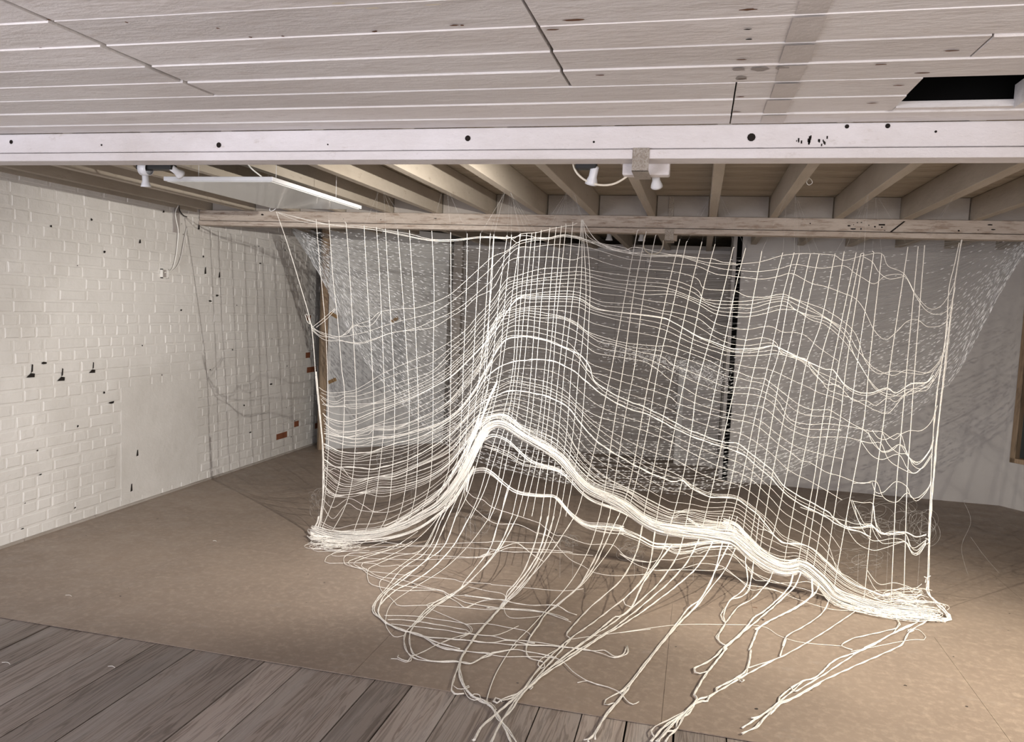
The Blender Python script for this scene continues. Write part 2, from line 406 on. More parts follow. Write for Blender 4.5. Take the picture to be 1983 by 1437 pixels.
# right partition, corner and angled wall with window
f = MB(); f.box(0.345, 2.66, 7.5, 7.56, 0, 2.40); struct(f.build('wall_right_partition', M['plaster']))
f = MB(); f.box(0.385, 2.66, 7.482, 7.5, 2.16, 2.40); struct(f.build('trim_4', M['plaster']))
f = MB(); f.box(0.30, 0.34, 7.55, 7.62, 0, 2.40); struct(f.build('trim_5', M['black']))
f = MB(); f.box(0.268, 0.299, 7.56, 8.37, 0, 2.40); struct(f.build('trim_6', M['smallboard']))
cnr = Vector((2.655, 7.50, 0)); dirw = Vector((0.66, -0.75, 0)).normalized()
MR = Matrix(((dirw.x, -dirw.y*-1, 0, cnr.x), (dirw.y, dirw.x, 0, cnr.y), (0, 0, 1, 0), (0, 0, 0, 1)))
nrm = Vector((-dirw.y, dirw.x, 0))          # away from the room
MR = Matrix(((dirw.x, nrm.x, 0, cnr.x), (dirw.y, nrm.y, 0, cnr.y), (0, 0, 1, 0), (0, 0, 0, 1)))
f = MB(); wx0, wx1, wz0, wz1 = 0.06, 1.15, 0.40, 2.02
f.box(0, wx0, 0, 0.12, 0, 2.4, 0, MR); f.box(wx1, 1.6, 0, 0.12, 0, 2.4, 0, MR)
f.box(wx0, wx1, 0, 0.12, 0, wz0, 0, MR); f.box(wx0, wx1, 0, 0.12, wz1, 2.4, 0, MR)
struct(f.build('wall_right', M['plaster']))
f = MB()
for a, b, c, d in ((wx0, wx0+0.045, wz0, wz1), (wx1-0.045, wx1, wz0, wz1), (wx0, wx1, wz0, wz0+0.04), (wx0, wx1, wz1-0.04, wz1)): f.box(a, b, -0.012, 0.1, c, d, 0, MR)
wf = struct(f.build('window_1', M['timber'], None, False, 0.002))
f = MB(); f.box(wx0+0.045, wx1-0.045, 0.055, 0.065, wz0+0.04, wz1-0.04, 0, MR)
f.build('pane', M['glass'], wf)
f = MB(); e = cnr+dirw*1.6
f.box(e.x, e.x+0.12, -1.6, e.y+0.05, 0, 2.4); struct(f.build('wall_right_side', M['plaster']))
f = MB(); f.box(-4.2, 4.0, 10.0, 10.1, 0, 2.6); struct(f.build('wall_far', M['cavity']))
# front wall behind the camera with two window openings
f = MB()
for a, b, c, d in ((-4.1, -3.5, 0, 2.4), (-1.7, 0.7, 0, 2.4), (2.5, 3.9, 0, 2.4), (-3.5, -1.7, 0, 0.7), (-3.5, -1.7, 2.0, 2.4), (0.7, 2.5, 0, 0.7), (0.7, 2.5, 1.9, 2.4)):
    f.box(a, b, -1.72, -1.6, c, d)
struct(f.build('wall_front', M['plaster']))

# ceiling boards in front of the beam (underside z = ZT), lapped planks
f = MB(); ys = [YW, 2.722, 2.539, 2.365, 2.203, 2.043, 1.861, 1.68]
while ys[-1] > -1.6: ys.append(ys[-1]-U(0.165, 0.185))
HX0, HX1, HY0, HY1 = 0.555, 0.885, 2.365, 2.675
def plank(x0, x1, y0, y1, drop=0.0):
    b = len(f.v); th = 0.018; lip = U(0.0020, 0.0042); y1 -= random.choice((0, 0.0005, 0.0015, 0.004))
    # the far edge sits slightly proud of the near edge of the next board
    for X in (x0+0.0008, x1-0.0008):
        f.v.extend([(X, y0+0.0004, ZT-lip-drop), (X, y0+0.0004, ZT+th), (X, y1-0.0004, ZT+th), (X, y1-0.0004, ZT+lip*0.3-drop)])
    for q in ((0, 1, 2, 3), (7, 6, 5, 4), (0, 3, 7, 4), (1, 5, 6, 2), (0, 4, 5, 1), (3, 2, 6, 7)): f.f.append(tuple(b+i for i in q)); f.mi.append(0)
for i, (b_, a_) in enumerate(zip(ys[:-1], ys[1:])):
    cuts = [XL-0.05]
    if a_ < 2.36 and a_ > 1.3: cuts += [-1.645+U(-.004, .004)]
    elif a_ <= 1.3: cuts += [U(-2.5, -1)]
    if a_ < 2.36: cuts += [-0.418+U(-.004, .004)]
    if a_ > 2.36: cuts += [0.062]
    if 2.0 < a_ < 2.1: cuts += [0.62]
    cuts += [2.2+U(-.3, .3), XR+0.2]
    for x0, x1 in zip(cuts[:-1], cuts[1:]):
        gap = U(0.012, 0.023) if abs(x1+1.645) < 0.02 else U(0.003, 0.006) if abs(x1+0.418) < 0.02 else 0.0018
        gl = U(0.002,0.004) if abs(x0+1.645) < 0.02 or abs(x0+0.418) < 0.02 else 0.0012
        dr = U(-0.001, 0.0012)
        if b_ > HY0+0.01 and a_ < HY1-0.01 and x1 > HX0 and x0 < HX1:
            if x0 < HX0: plank(x0+gl, HX0, a_, b_, dr)
            if x1 > HX1: plank(HX1, x1, a_, b_, dr)
            if b_ > HY1+0.01: plank(HX0, HX1, HY1, b_, dr)
            if a_ < HY0-0.01: plank(HX0, HX1, a_, HY0, dr)
        else: plank(x0+gl, x1-gap, a_, b_, dr)
struct(f.build('ceiling', M['ceiling']))
f = MB(); f.box(-4.2, 4.1, -1.8, YW-0.01, ZT+0.0185, ZT+0.022)
# keep the hatch open: backing in pieces
f = MB()
for a, b, c, d in ((-4.2, HX0-0.02, -1.8, YW), (HX1+0.02, 4.1, -1.8, YW), (HX0-0.02, HX1+0.02, -1.8, HY0-0.02), (HX0-0.02, HX1+0.02, HY1+0.02, YW)):
    f.box(a, b, c, d, ZT+0.0185, ZT+0.03)
f.box(HX0-0.05, HX1+0.05, HY0-0.05, HY1+0.05, ZT+0.45, ZT+0.46)
for a, b, c, d in ((HX0-0.05, HX0-0.02, HY0-.05, HY1+.05), (HX1+0.02, HX1+0.05, HY0-.05, HY1+.05), (HX0-.05, HX1+.05, HY0-.05, HY0-.02), (HX0-.05, HX1+.05, HY1+.02, HY1+.05)): f.box(a, b, c, d, ZT+0.03, ZT+0.46)
struct(f.build('ceiling_void', M['black']))
f = MB(); f.box(HX1-0.002, HX1+0.015, HY0, HY1, ZT-0.01, ZT+0.06); f.box(HX0, HX1, HY1-0.008, HY1, ZT-0.004, ZT+0.012); struct(f.build('trim_7', M['ceiling']))
# deck boards above the joists
f = MB(); y = YW-0.05
while y < 9.9:
    wv = U(0.085, 0.11); f.box(-4.1, 4.0, y+0.001, y+wv-0.001, ZD+U(0, 0.003), ZD+0.02); y += wv
f.box(-4.2, 4.1, YW-0.05, 10.1, ZD+0.021, ZD+0.03)
struct(f.build('ceiling_deck', M['deck']))

# nails, stains and scars on the ceiling boards (marks with a shape of their own)
def blotch(cx_, cy_, rx, ry, mi, f, z, n=11, rot=0.0):
    pts = []
    for q in range(n):
        a = 2*math.pi*q/n; rr = U(0.65, 1.15); u, v = math.cos(a)*rx*rr, math.sin(a)*ry*rr
        pts.append((cx_+u*math.cos(rot)-v*math.sin(rot), cy_+u*math.sin(rot)+v*math.cos(rot), z))
    f.poly(pts, mi)
M['rust'] = mat('rust_stain', (0.16, 0.075, 0.04), 0.9)[0]
M['scuff'] = mat('grey_scuff', (0.36, 0.33, 0.315), 0.7)[0]
f = MB()
def mark(X, Y, rx, ry, mi, f=f, n=11, rot=0.0):
    # boards slope by the lip: find the underside at this Y
    z = ZT-0.009
    for b_, a_ in zip(ys[:-1], ys[1:]):
        if a_ <= Y <= b_:
            ry = min(ry, b_-Y-0.003, Y-a_-0.001)
            if ry < 0.001: ry = 0.002
            tt = (Y-a_)/(b_-a_)
            pts = []
            for q in range(n):
                an = 2*math.pi*q/n; rr = U(0.6, 1.0); u, v = math.cos(an)*rx*rr, math.sin(an)*ry*rr
                t2 = (Y+v-a_)/(b_-a_); pts.append((X+u, Y+v, ZT-0.0055+0.00715*t2-0.0016))
            f.poly(pts, mi); return
for (a, b) in ((245, 38), (95, 38), (485, 72), (548, 70), (727, 60), (895, 48), (505, 285), (700, 430), (78, 92), (422, 52)):
    p = on(a, b, 2, ZT)
    if p.y < YW-0.01: mark(p.x, p.y, 0.006, 0.006, 0)
for (a, b, s) in ((1110, 38, 3), (1070, 52, 2), (1162, 142, 1.5), (1450, 17, 2), (1437, 152, 1.6), (1437, 114, 1.5), (1434, 187, 1.3), (1448, 53, 1), (1450, 75, 1), (1705, 120, 1.8), (1843, 96, 2), (1785, 140, 2), (1740, 162, 1.8), (1690, 197, 1.8), (1426, 216, 1.5), (1510, 218, 1.2), (1722, 215, 1.5), (1555, 70, 2), (1560, 78, 1.2), (725, 61, 1.1), (880, 48, 1.2)):
    p = on(a, b, 2, ZT); mark(p.x, p.y, 0.011*s, 0.006*(0.6+s*0.3), 0 if s > 1 else 1)
for (a, b, s) in ((1437, 150, 1), (1430, 130, 1.2), (1470, 130, 1.4), (1515, 128, 1.3)):
    p = on(a, b, 2, ZT); mark(p.x, p.y, 0.02*s, 0.03, 2)
for (a, b, c) in ((655, 6, 1), (690, 9, 1.6), (722, 10, 1.1), (785, 2, 1.5), (810, 2, 1.6), (838, 3, 1.2)):
    p = on(a, b, 2, ZT); mark(p.x, p.y, 0.02*c, 0.008, 3)
struct(f.build('ceiling_stains', [M['rust'], M['cavity'], M['scuff'], M['cream_cable']]))
# darker stripe across the boards at the right
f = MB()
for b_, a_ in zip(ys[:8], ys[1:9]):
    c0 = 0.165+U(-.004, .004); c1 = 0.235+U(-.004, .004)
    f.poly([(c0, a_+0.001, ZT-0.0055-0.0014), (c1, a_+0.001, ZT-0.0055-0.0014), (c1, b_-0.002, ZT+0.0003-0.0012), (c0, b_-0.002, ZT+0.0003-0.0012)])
M['stripe'] = painted('darker_stripe', (0.64, 0.60, 0.575), (0.50, 0.46, 0.43), 0.4)
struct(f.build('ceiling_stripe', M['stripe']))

# ---------------------------------------------------------------- beams and joists
def beam(y0, mw, label, x1, name='ceiling_beam', raw=False):
    root = empty(name, (XL, y0+0.05, ZB)); tag(root, label, 'beam', kind='thing')
    f = MB(); f.box(XL+0.005, x1, y0, y0+0.085, ZB+0.038, ZT-0.0004)
    f.build('upper_timber', mw, root, False, 0.004)
    f = MB(); f.box(XL+0.005, x1, y0-0.008, y0+0.092, ZB, ZB+0.034)
    f.build('bottom_flange', mw, root, False, 0.003)
    return root
b1 = beam(YW+0.004, M['beam_white'], 'white painted beam across the whole room where the boarded ceiling ends', XR)
f = MB()
for (a, b, r) in ((22, 275, 0.009), (424, 281, 0.011), (906, 268, 0.011), (1455, 266, 0.014), (1640, 245, 0.007), (1719, 244, 0.008), (1981, 240, 0.010), (1150, 275, 0.004), (1812, 255, 0.004), (197, 281, 0.004), (635, 280, 0.003), (1105, 303, 0.003)):
    p = on(a, b, 1, YW+0.004)
    if ZB+0.04 < p.z < ZT-0.013: f = MB(); f.lathe([(r, 0.0), (r, -0.0015), (0.0001, -0.002)], Matrix.Translation((p.x, YW+0.0035, p.z)) @ Matrix.Rotation(math.radians(90), 4, 'X') @ Matrix.Scale(-1, 4, (0, 0, 1)), 10); f.build('bolt_hole', M['cavity'], b1)
f = MB()
for _ in range(20):
    a = U(1540, 1605); b = U(262, 282); p = on(a, b, 1, YW+0.004); s = U(.002, .006)
    f.box(p.x-s*0.4, p.x+s*0.5, YW+0.0025, YW+0.004, p.z-s, p.z+s)
f.build('chipped_patch', M['cavity'], b1)
b2 = beam(5.47, M['beam_raw'], 'worn beam above the far edge of the joists, crossing behind the net', XR)
f = MB()
p = on(1738, 440, 1, 5.47)
f.poly([(p.x-0.045, 5.4675, ZB+0.037), (p.x-0.032, 5.4675, ZB+0.037), (p.x+0.045, 5.4675, ZT-0.013), (p.x+0.032, 5.4675, ZT-0.013)])
for _ in range(46):
    a = random.choice((U(420, 1980), U(1650, 1720), U(1850, 1930))); b = U(413, 452); p = on(a, b, 1, 5.47)
    if ZB+0.045 < p.z < ZT-0.02:
        s = U(0.003, 0.008); L = s*random.choice((1, 1, 2, 4))
        f.poly([(p.x+math.cos(q)*L*U(.6, 1), 5.4680, p.z+math.sin(q)*s*U(.6, 1)) for q in [k*math.pi/4 for k in range(8)]])
f.build('crack', M['cavity'], b2)
f = MB(); 
for k, X in enumerate([-1.945-0.39*i for i in range(5, 0, -1)]): pass
jx = [-3.90, -3.51, -3.12, -2.73, -2.335, -1.945, -1.53, -1.145, -0.772, -0.368, 0.045, 0.44, 0.848, 1.26, 1.665, 2.06, 2.46, 2.86, 3.26, 3.62]
words = {-3.51: 'first ceiling joist from the brick wall, partly over the wall edge', -3.12: 'second ceiling joist from the brick wall, left of the heater',
         -2.73: 'third ceiling joist from the brick wall, along the left edge of the heater', -2.335: 'fourth ceiling joist from the brick wall, hidden above the heater panel',
         -1.945: 'fifth ceiling joist from the brick wall, just right of the heater panel', -1.53: 'sixth ceiling joist from the brick wall, second to the right of the heater',
         -1.145: 'seventh ceiling joist from the brick wall, above the left part of the net', -0.772: 'ceiling joist just left of the hanging cable loop, above the net peak',
         -0.368: 'ceiling joist directly behind the strap and spotlight pair on the white beam', 0.045: 'ceiling joist seen almost end on, with a row of nail marks',
         0.44: 'ceiling joist with a small wire ring hanging below it', 0.848: 'ceiling joist second to the right of the one with the wire ring… ',
         1.26: 'thick rough-grained ceiling joist above the crack in the rear beam', 1.665: 'ceiling joist at the right edge of the picture',
         -3.90: 'ceiling joist lying against the brick wall', 2.06: 'ceiling joist beyond the right edge, first', 2.46: 'ceiling joist beyond the right edge, second',
         2.86: 'ceiling joist beyond the right edge, third', 3.26: 'ceiling joist beyond the right edge, fourth', 3.62: 'ceiling joist beyond the right edge against the side wall'}
words[0.848] = 'ceiling joist between the ring joist and the rough-grained joist'
for X in jx:
    f = MB(); wv = 0.026 if X != 1.26 else 0.032
    Lg = 9.9 if X > -2.7 else 7.15
    f.box(X-wv, X+wv, YW+0.006, Lg, ZT, ZD-0.001)
    o = f.build('ceiling_joist', M['joist'], None, False, 0.003); tag(o, words[X], 'joist', 'joists over the beams', 'thing')
# noggings between the joists over the rear beam
for i, (a, b) in enumerate(zip(jx[:-1], jx[1:])):
    f = MB(); f.box(a+0.034, b-0.034, 5.53, 5.555, ZT+0.001, ZD-0.002)
    o = f.build('blocking_board', M['blocking'])
    nm = ['under the brick wall edge', 'beside the brick wall, over the beam end', 'left of the heater panel', 'behind the near-left heater edge', 'behind the heater panel', 'right of the heater panel',
          'two bays right of the heater', 'three bays right of the heater', 'over the net peak', 'with the grey metal strap', 'right of the end-on joist',
          'right of the ring joist', 'left of the crack in the rear beam', 'right of the rough-grained joist', 'beyond the right edge, first', 'beyond the right edge, second', 'beyond the right edge, third', 'beyond the right edge, fourth', 'beyond the right edge, fifth']
    tag(o, 'short blocking board on the rear beam, '+nm[i], 'blocking board', 'blocking boards between joists', 'thing')

# straps
def strap(X, y0, y1, z0, z1, label):
    f = MB(); t = 0.004
    f.box(X-0.03, X+0.03, y0-t, y0, z0-t, z1); f.box(X-0.03, X+0.03, y0-t, y1+t, z0-t, z0); f.box(X-0.03, X+0.03, y1, y1+t, z0-t, z1)
    tag(f.build('metal_strap', M['strap'], None, False, 0.001), label, 'strap')
p = on(1241, 305, 1, YW)
strap(p.x, YW-0.005, YW+0.16, ZB-0.042, ZB+0.038, 'rough metal strap wrapped under the white beam beside the spotlights')
f = MB(); f.box(p.x-0.075, p.x+0.10, YW+0.098, YW+0.155, ZB-0.040, ZB+0.02)
tag(f.build('packing_block', M['beam_white'], None, False, 0.006), 'white painted timber block held by the strap under the white beam', 'block')
p = on(1297, 440, 1, 5.47)
strap(p.x, 5.462, 5.62, ZB-0.045, ZB+0.03, 'rough metal strap under the worn rear beam')
f = MB(); f.box(p.x-0.018, p.x+0.018, 5.520, 5.5295, ZT+0.002, ZD-0.004); tag(f.build('metal_plate', M['strap']), 'narrow metal plate on the blocking board above the rear beam', 'plate')
f = MB(); f.box(p.x-0.03, p.x+0.05, 5.563, 5.615, ZB-0.038, ZB+0.02); tag(f.build('packing_block', M['beam_raw'], None, False, 0.005), 'small timber block held by the strap under the rear beam', 'block')

# ---------------------------------------------------------------- ceiling fittings
def head(parent, base, direction, name='lamp_head', s=1.0, lamp=True):
    d = Vector(direction).normalized(); q = d.to_track_quat('Z', 'Y').to_matrix().to_4x4(); T = Matrix.Translation(base) @ q @ Matrix.Scale(s, 4)
    f = MB(); f.lathe([(0.0001, 0), (0.017, 0.001), (0.021, 0.006), (0.021, 0.058), (0.024, 0.064), (0.030, 0.082), (0.033, 0.094), (0.031, 0.094), (0.027, 0.080), (0.02, 0.07), (0.0001, 0.068)], T, 22)
    h = f.build(name, M['white_metal'], parent, True)
    if lamp:
        f = MB(); f.lathe([(0.0001, 0.0755), (0.022, 0.0755), (0.022, 0.078), (0.0001, 0.079)], T, 18)
        f.build('bulb', M['bulb'], h)
    return h
mb_, nt_, bb_ = mat('lit_bulb', (0.9, 0.85, 0.75), 0.4); bb_.inputs['Emission Color'].default_value = (1, 0.9, 0.75, 1); bb_.inputs['Emission Strength'].default_value = 6
M['bulb'] = mb_
M['bulb_off'] = mat('unlit_bulb', (0.7, 0.7, 0.7), 0.3)[0]
# left twin spot
root = empty('twin_spotlight', (-2.42, 3.03, ZB)); tag(root, 'white twin spotlight on the beam, left of the heater panel', 'spotlight')
f = MB(); f.box(-2.48, -2.30, 2.985, 3.03, ZB-0.012, ZB+0.012); f.build('mounting_bar', M['dark_plastic'], root, False, 0.004)
f = MB()
for k in range(2): pass
f.lathe([(0.026, -0.02), (0.029, -0.02), (0.029, 0.02), (0.026, 0.02)], Matrix.Translation((-2.44, 3.0, ZB-0.008)) @ Matrix.Rotation(math.radians(90), 4, 'Y'), 18)
f.build('bracket', M['white_metal'], root, True)
head(root, (-2.515, 3.09, ZB-0.008), (-0.05, 0.15, -1), s=0.68)
head(root, (-2.31, 3.00, ZB+0.0), (0.10, 0.9, -0.35), s=0.68)
f = MB(); f.tube([(-2.46, 3.0, ZB), (-2.50, 3.05, ZB-0.002), (-2.515, 3.09, ZB-0.018)], 0.006, 8); f.build('arm', M['white_metal'], root, True)
# right twin spot
root = empty('twin_spotlight', (-0.3, 2.99, ZB)); tag(root, 'white twin spotlight with a hanging cable loop, beside the strap', 'spotlight')
f = MB(); f.box(-0.50, -0.42, 2.975, 3.02, ZB-0.012, ZB+0.02); f.build('mounting_bar', M['dark_plastic'], root, False, 0.004)
head(root, (-0.425, 2.99, ZB+0.0), (-0.22, 0.35, -0.9), s=0.76)
head(root, (-0.20, 3.05, ZB-0.01), (0.08, 0.62, -0.7), s=0.72)
P = [on(a, b, 1, 3.0) for a, b in ((1110, 312), (1111, 322), (1118, 336), (1135, 350), (1160, 358), (1185, 357), (1205, 348), (1222, 334), (1230, 318))]
f = MB(); f.tube(smooth(P, 0.008), 0.0042, 8); f.build('cable', M['cream_cable'], root, True)
# lamps beyond the rear beam
root = empty('far_spotlight', (-1.0, 7.3, 2.34)); tag(root, 'white spotlight heads with a hanging cable loop beyond the rear beam', 'spotlight')
f = MB(); f.box(-1.11, -0.805, 7.28, 7.32, 2.32, 2.345); f.box(-0.738, -0.5, 7.28, 7.32, 2.32, 2.345); f.build('mounting_bar', M['dark_plastic'], root)
for (a, b) in ((1180, 452), (1243, 452)):
    p = on(a, b, 1, 7.3); head(root, (p.x, p.y, min(p.z+0.04, 2.32)), (0, 0.1, -1), s=1.05, lamp=False)
P = [on(a, b, 1, 7.25) for a, b in ((1249, 455), (1246, 475), (1252, 487), (1264, 492), (1277, 488), (1284, 474), (1284, 455))]
f = MB(); f.tube(smooth(P, 0.01), 0.006, 8); f.build('cable', M['cream_cable'], root, True)
# infrared heater panel
root = empty('ceiling_heater', (-2.31, 3.83, 2.11)); tag(root, 'flat white heating panel hung under the joists near the brick wall', 'heater')
hz = 2.10; f = MB(); f.box(-2.61, -2.01, 3.335, 4.33, hz+0.003, hz+0.024); f.build('casing', M['white_metal'], root, False, 0.003)
f = MB(); f.box(-2.597, -2.023, 3.348, 4.317, hz, hz+0.0028); f.build('glass_face', M['heater_face'], root)
for (X, Y) in ((-2.53, 3.5), (-2.09, 3.5), (-2.53, 4.15), (-2.09, 4.15)):
    f = MB(); f.tube([(X, Y, hz+0.022), (X, Y, ZT if min(abs(X-j) for j in (-2.73,-2.335,-1.945)) < .027 else ZD-0.001)], 0.0012, 5); f.build('hanging_wire', M['white_metal'], root)
P = [(-2.16, 3.52, hz+0.026), (-2.17, 3.50, hz+0.05), (-2.20, 3.44, hz+0.09), (-2.21, 3.4, ZT+0.02), (-2.21, 3.38, ZD)]
f = MB(); f.tube(smooth(P, 0.01), 0.004, 8); f.build('cable', M['white_plastic'], root, True)
# loop of wire under a joist, hook near heater
f = MB(); P = [on(a, b, 1, 4.1) for a, b in ((1567, 338), (1567, 345), (1562, 351), (1564, 357), (1568, 358), (1573, 354), (1571, 348), (1567, 345))]
f.tube(smooth(P, 0.004), 0.0022, 6); P0 = P[0]
f.tube([P0, (0.44, P0.y, ZT+0.002)], 0.0018, 6)
tag(f.build('wire_ring', M['cord'], None, True), 'small white wire ring hanging from a joist right of the spotlights', 'ring')
f = MB(); P = [on(a, b, 1, 4.40) for a, b in ((535, 403), (530, 407), (524, 409), (522, 405), (526, 401), (531, 403))]
f.tube(smooth(P, 0.004), 0.002, 6)
f.tube([P[-1], (P[-1].x, 4.40, ZT+0.002)], 0.0012, 5)
tag(f.build('hanging_hook', M['white_metal'], None, True), 'small metal hook at the far corner of the heater holding the net cord', 'hook')

# wiring and socket on the brick wall
def wall_pt(a, b, off=0.012): return on(a, b, 0, XL+off)
f = MB(); f.tube(smooth([wall_pt(a, b) for a, b in ((346, 397), (340, 410), (341, 425), (345, 445), (344, 470), (340, 500), (333, 522), (318, 528))], 0.02), 0.0045, 6)
tag(f.build('wall_cable', M['white_plastic'], None, True), 'grey cable hanging down the brick wall to the socket box', 'cable')
f = MB(); f.tube(smooth([wall_pt(a, b) for a, b in ((362, 440), (356, 470), (350, 500), (340, 520), (322, 530))], 0.02), 0.004, 6)
tag(f.build('wall_cable', M['brick'], None, True), 'thin painted cable on the brick wall, right of the grey one', 'cable')
f = MB(); f.tube(smooth([wall_pt(a, b, 0.014) for a, b in ((346, 393), (348, 408), (356, 418), (362, 420)) ], 0.02), 0.004, 6)
tag(f.build('wall_cable', M['dark_plastic'], None, True), 'short black cable at the top of the brick wall', 'cable')
root = empty('socket_box', (XL, 5.05, 1.70)); tag(root, 'small white open socket box on the brick wall at the cable ends', 'socket box')
p = wall_pt(319, 530); f = MB()
for a, b, c, d in ((-.035, -.028, -.035, .035), (.028, .035, -.035, .035), (-.035, .035, -.035, -.028), (-.035, .035, .028, .035)): f.box(XL, XL+0.02, p.y+a, p.y+b, p.z+c, p.z+d)
f.build('box_rim', M['white_plastic'], root); f = MB(); f.box(XL+0.0, XL+0.004, p.y-.028, p.y+.028, p.z-.028, p.z+.028); f.build('box_inside', M['scuff'], root)
f = MB(); f.box(XL+.004, XL+.006, p.y-.03, p.y-.01, p.z-.0, p.z+.026); f.build('dark_gap', M['cavity'], root)
f = MB(); p = wall_pt(341, 425, 0.0); f.box(XL, XL+0.006, p.y-.035, p.y+.035, p.z-0.10, p.z+0.10); tag(f.build('cable_cover', M['scuff']), 'grey cover plate over the cable, high on the brick wall', 'cover plate')

# ---------------------------------------------------------------- boards at the back
# large white board standing at an angle in the left corner
A = Vector((-3.70, 7.25, 0)); B = Vector((-2.74, 8.20, 0)); dd = (B-A).normalized(); nn = Vector((-dd.y, dd.x, 0)); LB = (B-A).length
MP = Matrix(((dd.x, nn.x, 0, A.x), (dd.y, nn.y, 0, A.y), (0, 0, 1, 0.0), (0, 0, 0, 1)))
root = empty('white_board', A); tag(root, 'tall white board standing at an angle beside the brick wall, left of the net', 'board')
f = MB(); f.box(0, LB, 0, 0.018, 0.0, 2.34, 0, MP); f.build('board_face', M['panel_l'], root, False, 0.002)
f = MB(); f.box(0.03, 0.86, -0.006, -0.0005, 0.60, 1.40, 0, MP); f.build('blue_grey_panel', M['panel_blue'], root)
for (u, z, r) in ((0.05, 1.40, 0.5), (0.72, 1.37, -0.6), (0.05, 0.72, -0.4)):
    T = MP @ Matrix.Translation((u, -0.0085, z)) @ Matrix.Rotation(r, 4, 'Y'); f = MB(); f.box(-0.045, 0.045, 0, 0.0015, -0.018, 0.018, 0, T); f.build('tape_strip', M['tape'], root)
f = MB(); f.box(-0.075, -0.005, 0.0, 0.06, 0.0, 2.36, 0, MP); tag(f.build('timber_post', M['timber'], None, False, 0.002), 'upright raw timber post at the left edge of the tall white board', 'post')
root = empty('small_board', (0.1, 8.15, 0)); tag(root, 'low grey-white board leaning in the back corner behind the net', 'board')
MSb = Matrix.Translation((0, 0, 0)) @ Matrix.Rotation(math.radians(-2.5), 4, 'X')
T = Matrix.Translation((0.075, 8.13, 0.002)) @ Matrix.Rotation(math.radians(-3), 4, 'X')
f = MB(); f.box(-0.19, 0.185, 0.0, 0.02, 0, 1.09, 0, T); f.build('face', M['smallboard'], root, False, 0.002)
T2 = T @ Matrix.Translation((-0.19, 0, 0)) @ Matrix.Rotation(math.radians(-14), 4, 'Z')
f = MB(); f.box(-0.065, -0.001, 0.0, 0.02, 0, 1.085, 0, T2); f.build('side_strip', M['panel_l'], root, False, 0.002)

# ================================================================ THE NET
YN = 4.47
bund = px('4: 100,1310 250,1345 400,1350 600,1330 800,1270 950,1190 1080,1110 1180,1000 1280,840 1370,650 1420,560; 5: 180,590 250,560 330,580 450,660 560,720 700,800 780,870 850,960 950,1060 1100,1130 1230,1200 1350,1290 1480,1360 1600,1383; 8: 0,255 100,275 200,350 300,430 430,505 550,530 640,505 740,560 850,660 930,750 1050,800 1200,845 1400,885 1600,905 1800,925 1880,940')
def clean(p, d=7):
    q = [p[0]]
    for a in p[1:]:
        if a[0] > q[-1][0]+d: q.append(a)
    return q
def yofx(pts):
    pts = clean(pts, 2)
    s = sorted(smooth(pts, 4), key=lambda q: q[0]); X = [q[0] for q in s]; Y = [q[1] for q in s]
    def fn(x):
        if x <= X[0]: return Y[0]
        if x >= X[-1]: return Y[-1]
        lo, hi = 0, len(X)-1
        while hi-lo > 1:
            md = (lo+hi)//2
            if X[md] <= x: lo = md
            else: hi = md
        t = (x-X[lo])/max(1e-9, X[hi]-X[lo]); return Y[lo]*(1-t)+Y[hi]*t
    fn.x0, fn.x1 = X[0], X[-1]; return fn
fb = yofx(bund)
ft = yofx([(560, 1052), (620, 1060), (700, 1100), (800, 1135), (900, 1160), (1000, 1175), (1200, 1190), (1300, 1185), (1400, 1180), (1500, 1165), (1600, 1185), (1700, 1192), (1860, 1210)])
def wob(x, y):
    return 0.035*noise.noise(Vector((x/260.0, y/300.0, 3.3)))
def surf(x, y, lift=0.004):
    """point of the net seen at (x, y): upright sheet above the gathered bundle, then sweeping forward to the floor"""
    yb = fb(x); yt = max(ft(x), yb+14)
    if y <= yb: Y = YN+wob(x, y)
    else:
        fl = on(x, y, 2, lift)
        if y >= yt: return fl
        t = (y-yb)/(yt-yb); Yt = on(x, yt, 2, lift).y; s = t*t*(3-2*t)*0.5+t*0.5
        Y = (YN+wob(x, y))*(1-s)+Yt*s
    P = on(x, y, 1, Y)
    if P.z < lift: P = on(x, y, 2, lift)
    return P
net = empty('cord_net', (-0.5, YN, 0)); tag(net, 'large white knotted cord net hanging upright across the room with cords spilling over the floor', 'net')
def cord(name, pts, r, step=0.03, n=4, pxstep=5, lift=0.004, parent=net, ply=1, off=(0, 0, 0), mats=None):
    q = smooth(pts, pxstep); P = [surf(a, b, lift)+Vector(off) for a, b in q]
    f = MB()
    if ply == 1: f.tube(P, r, n)
    else:
        for k in range(ply):
            ph = 2*math.pi*k/ply+U(0, 1); Q = []; acc = 0; sp = r*U(0.8, 1.5)
            for i, p in enumerate(P):
                if i: acc += (p-P[i-1]).length
                a = ph+acc*26; t = (P[min(i+1, len(P)-1)]-P[max(i-1, 0)]); u = t.cross(Vector((0, 0, 1)))
                if u.length < 1e-6: u = Vector((1, 0, 0))
                u.normalize(); v = Vector((0, 0, 1)) if abs(t.z) < 0.7*t.length else Vector((0, 1, 0))
                Q.append(p+u*math.cos(a)*sp+v*(abs(math.sin(a))*sp))
            f.tube(Q, r*0.82, n)
    return f.build(name, mats or M['cord'], parent, n > 4)
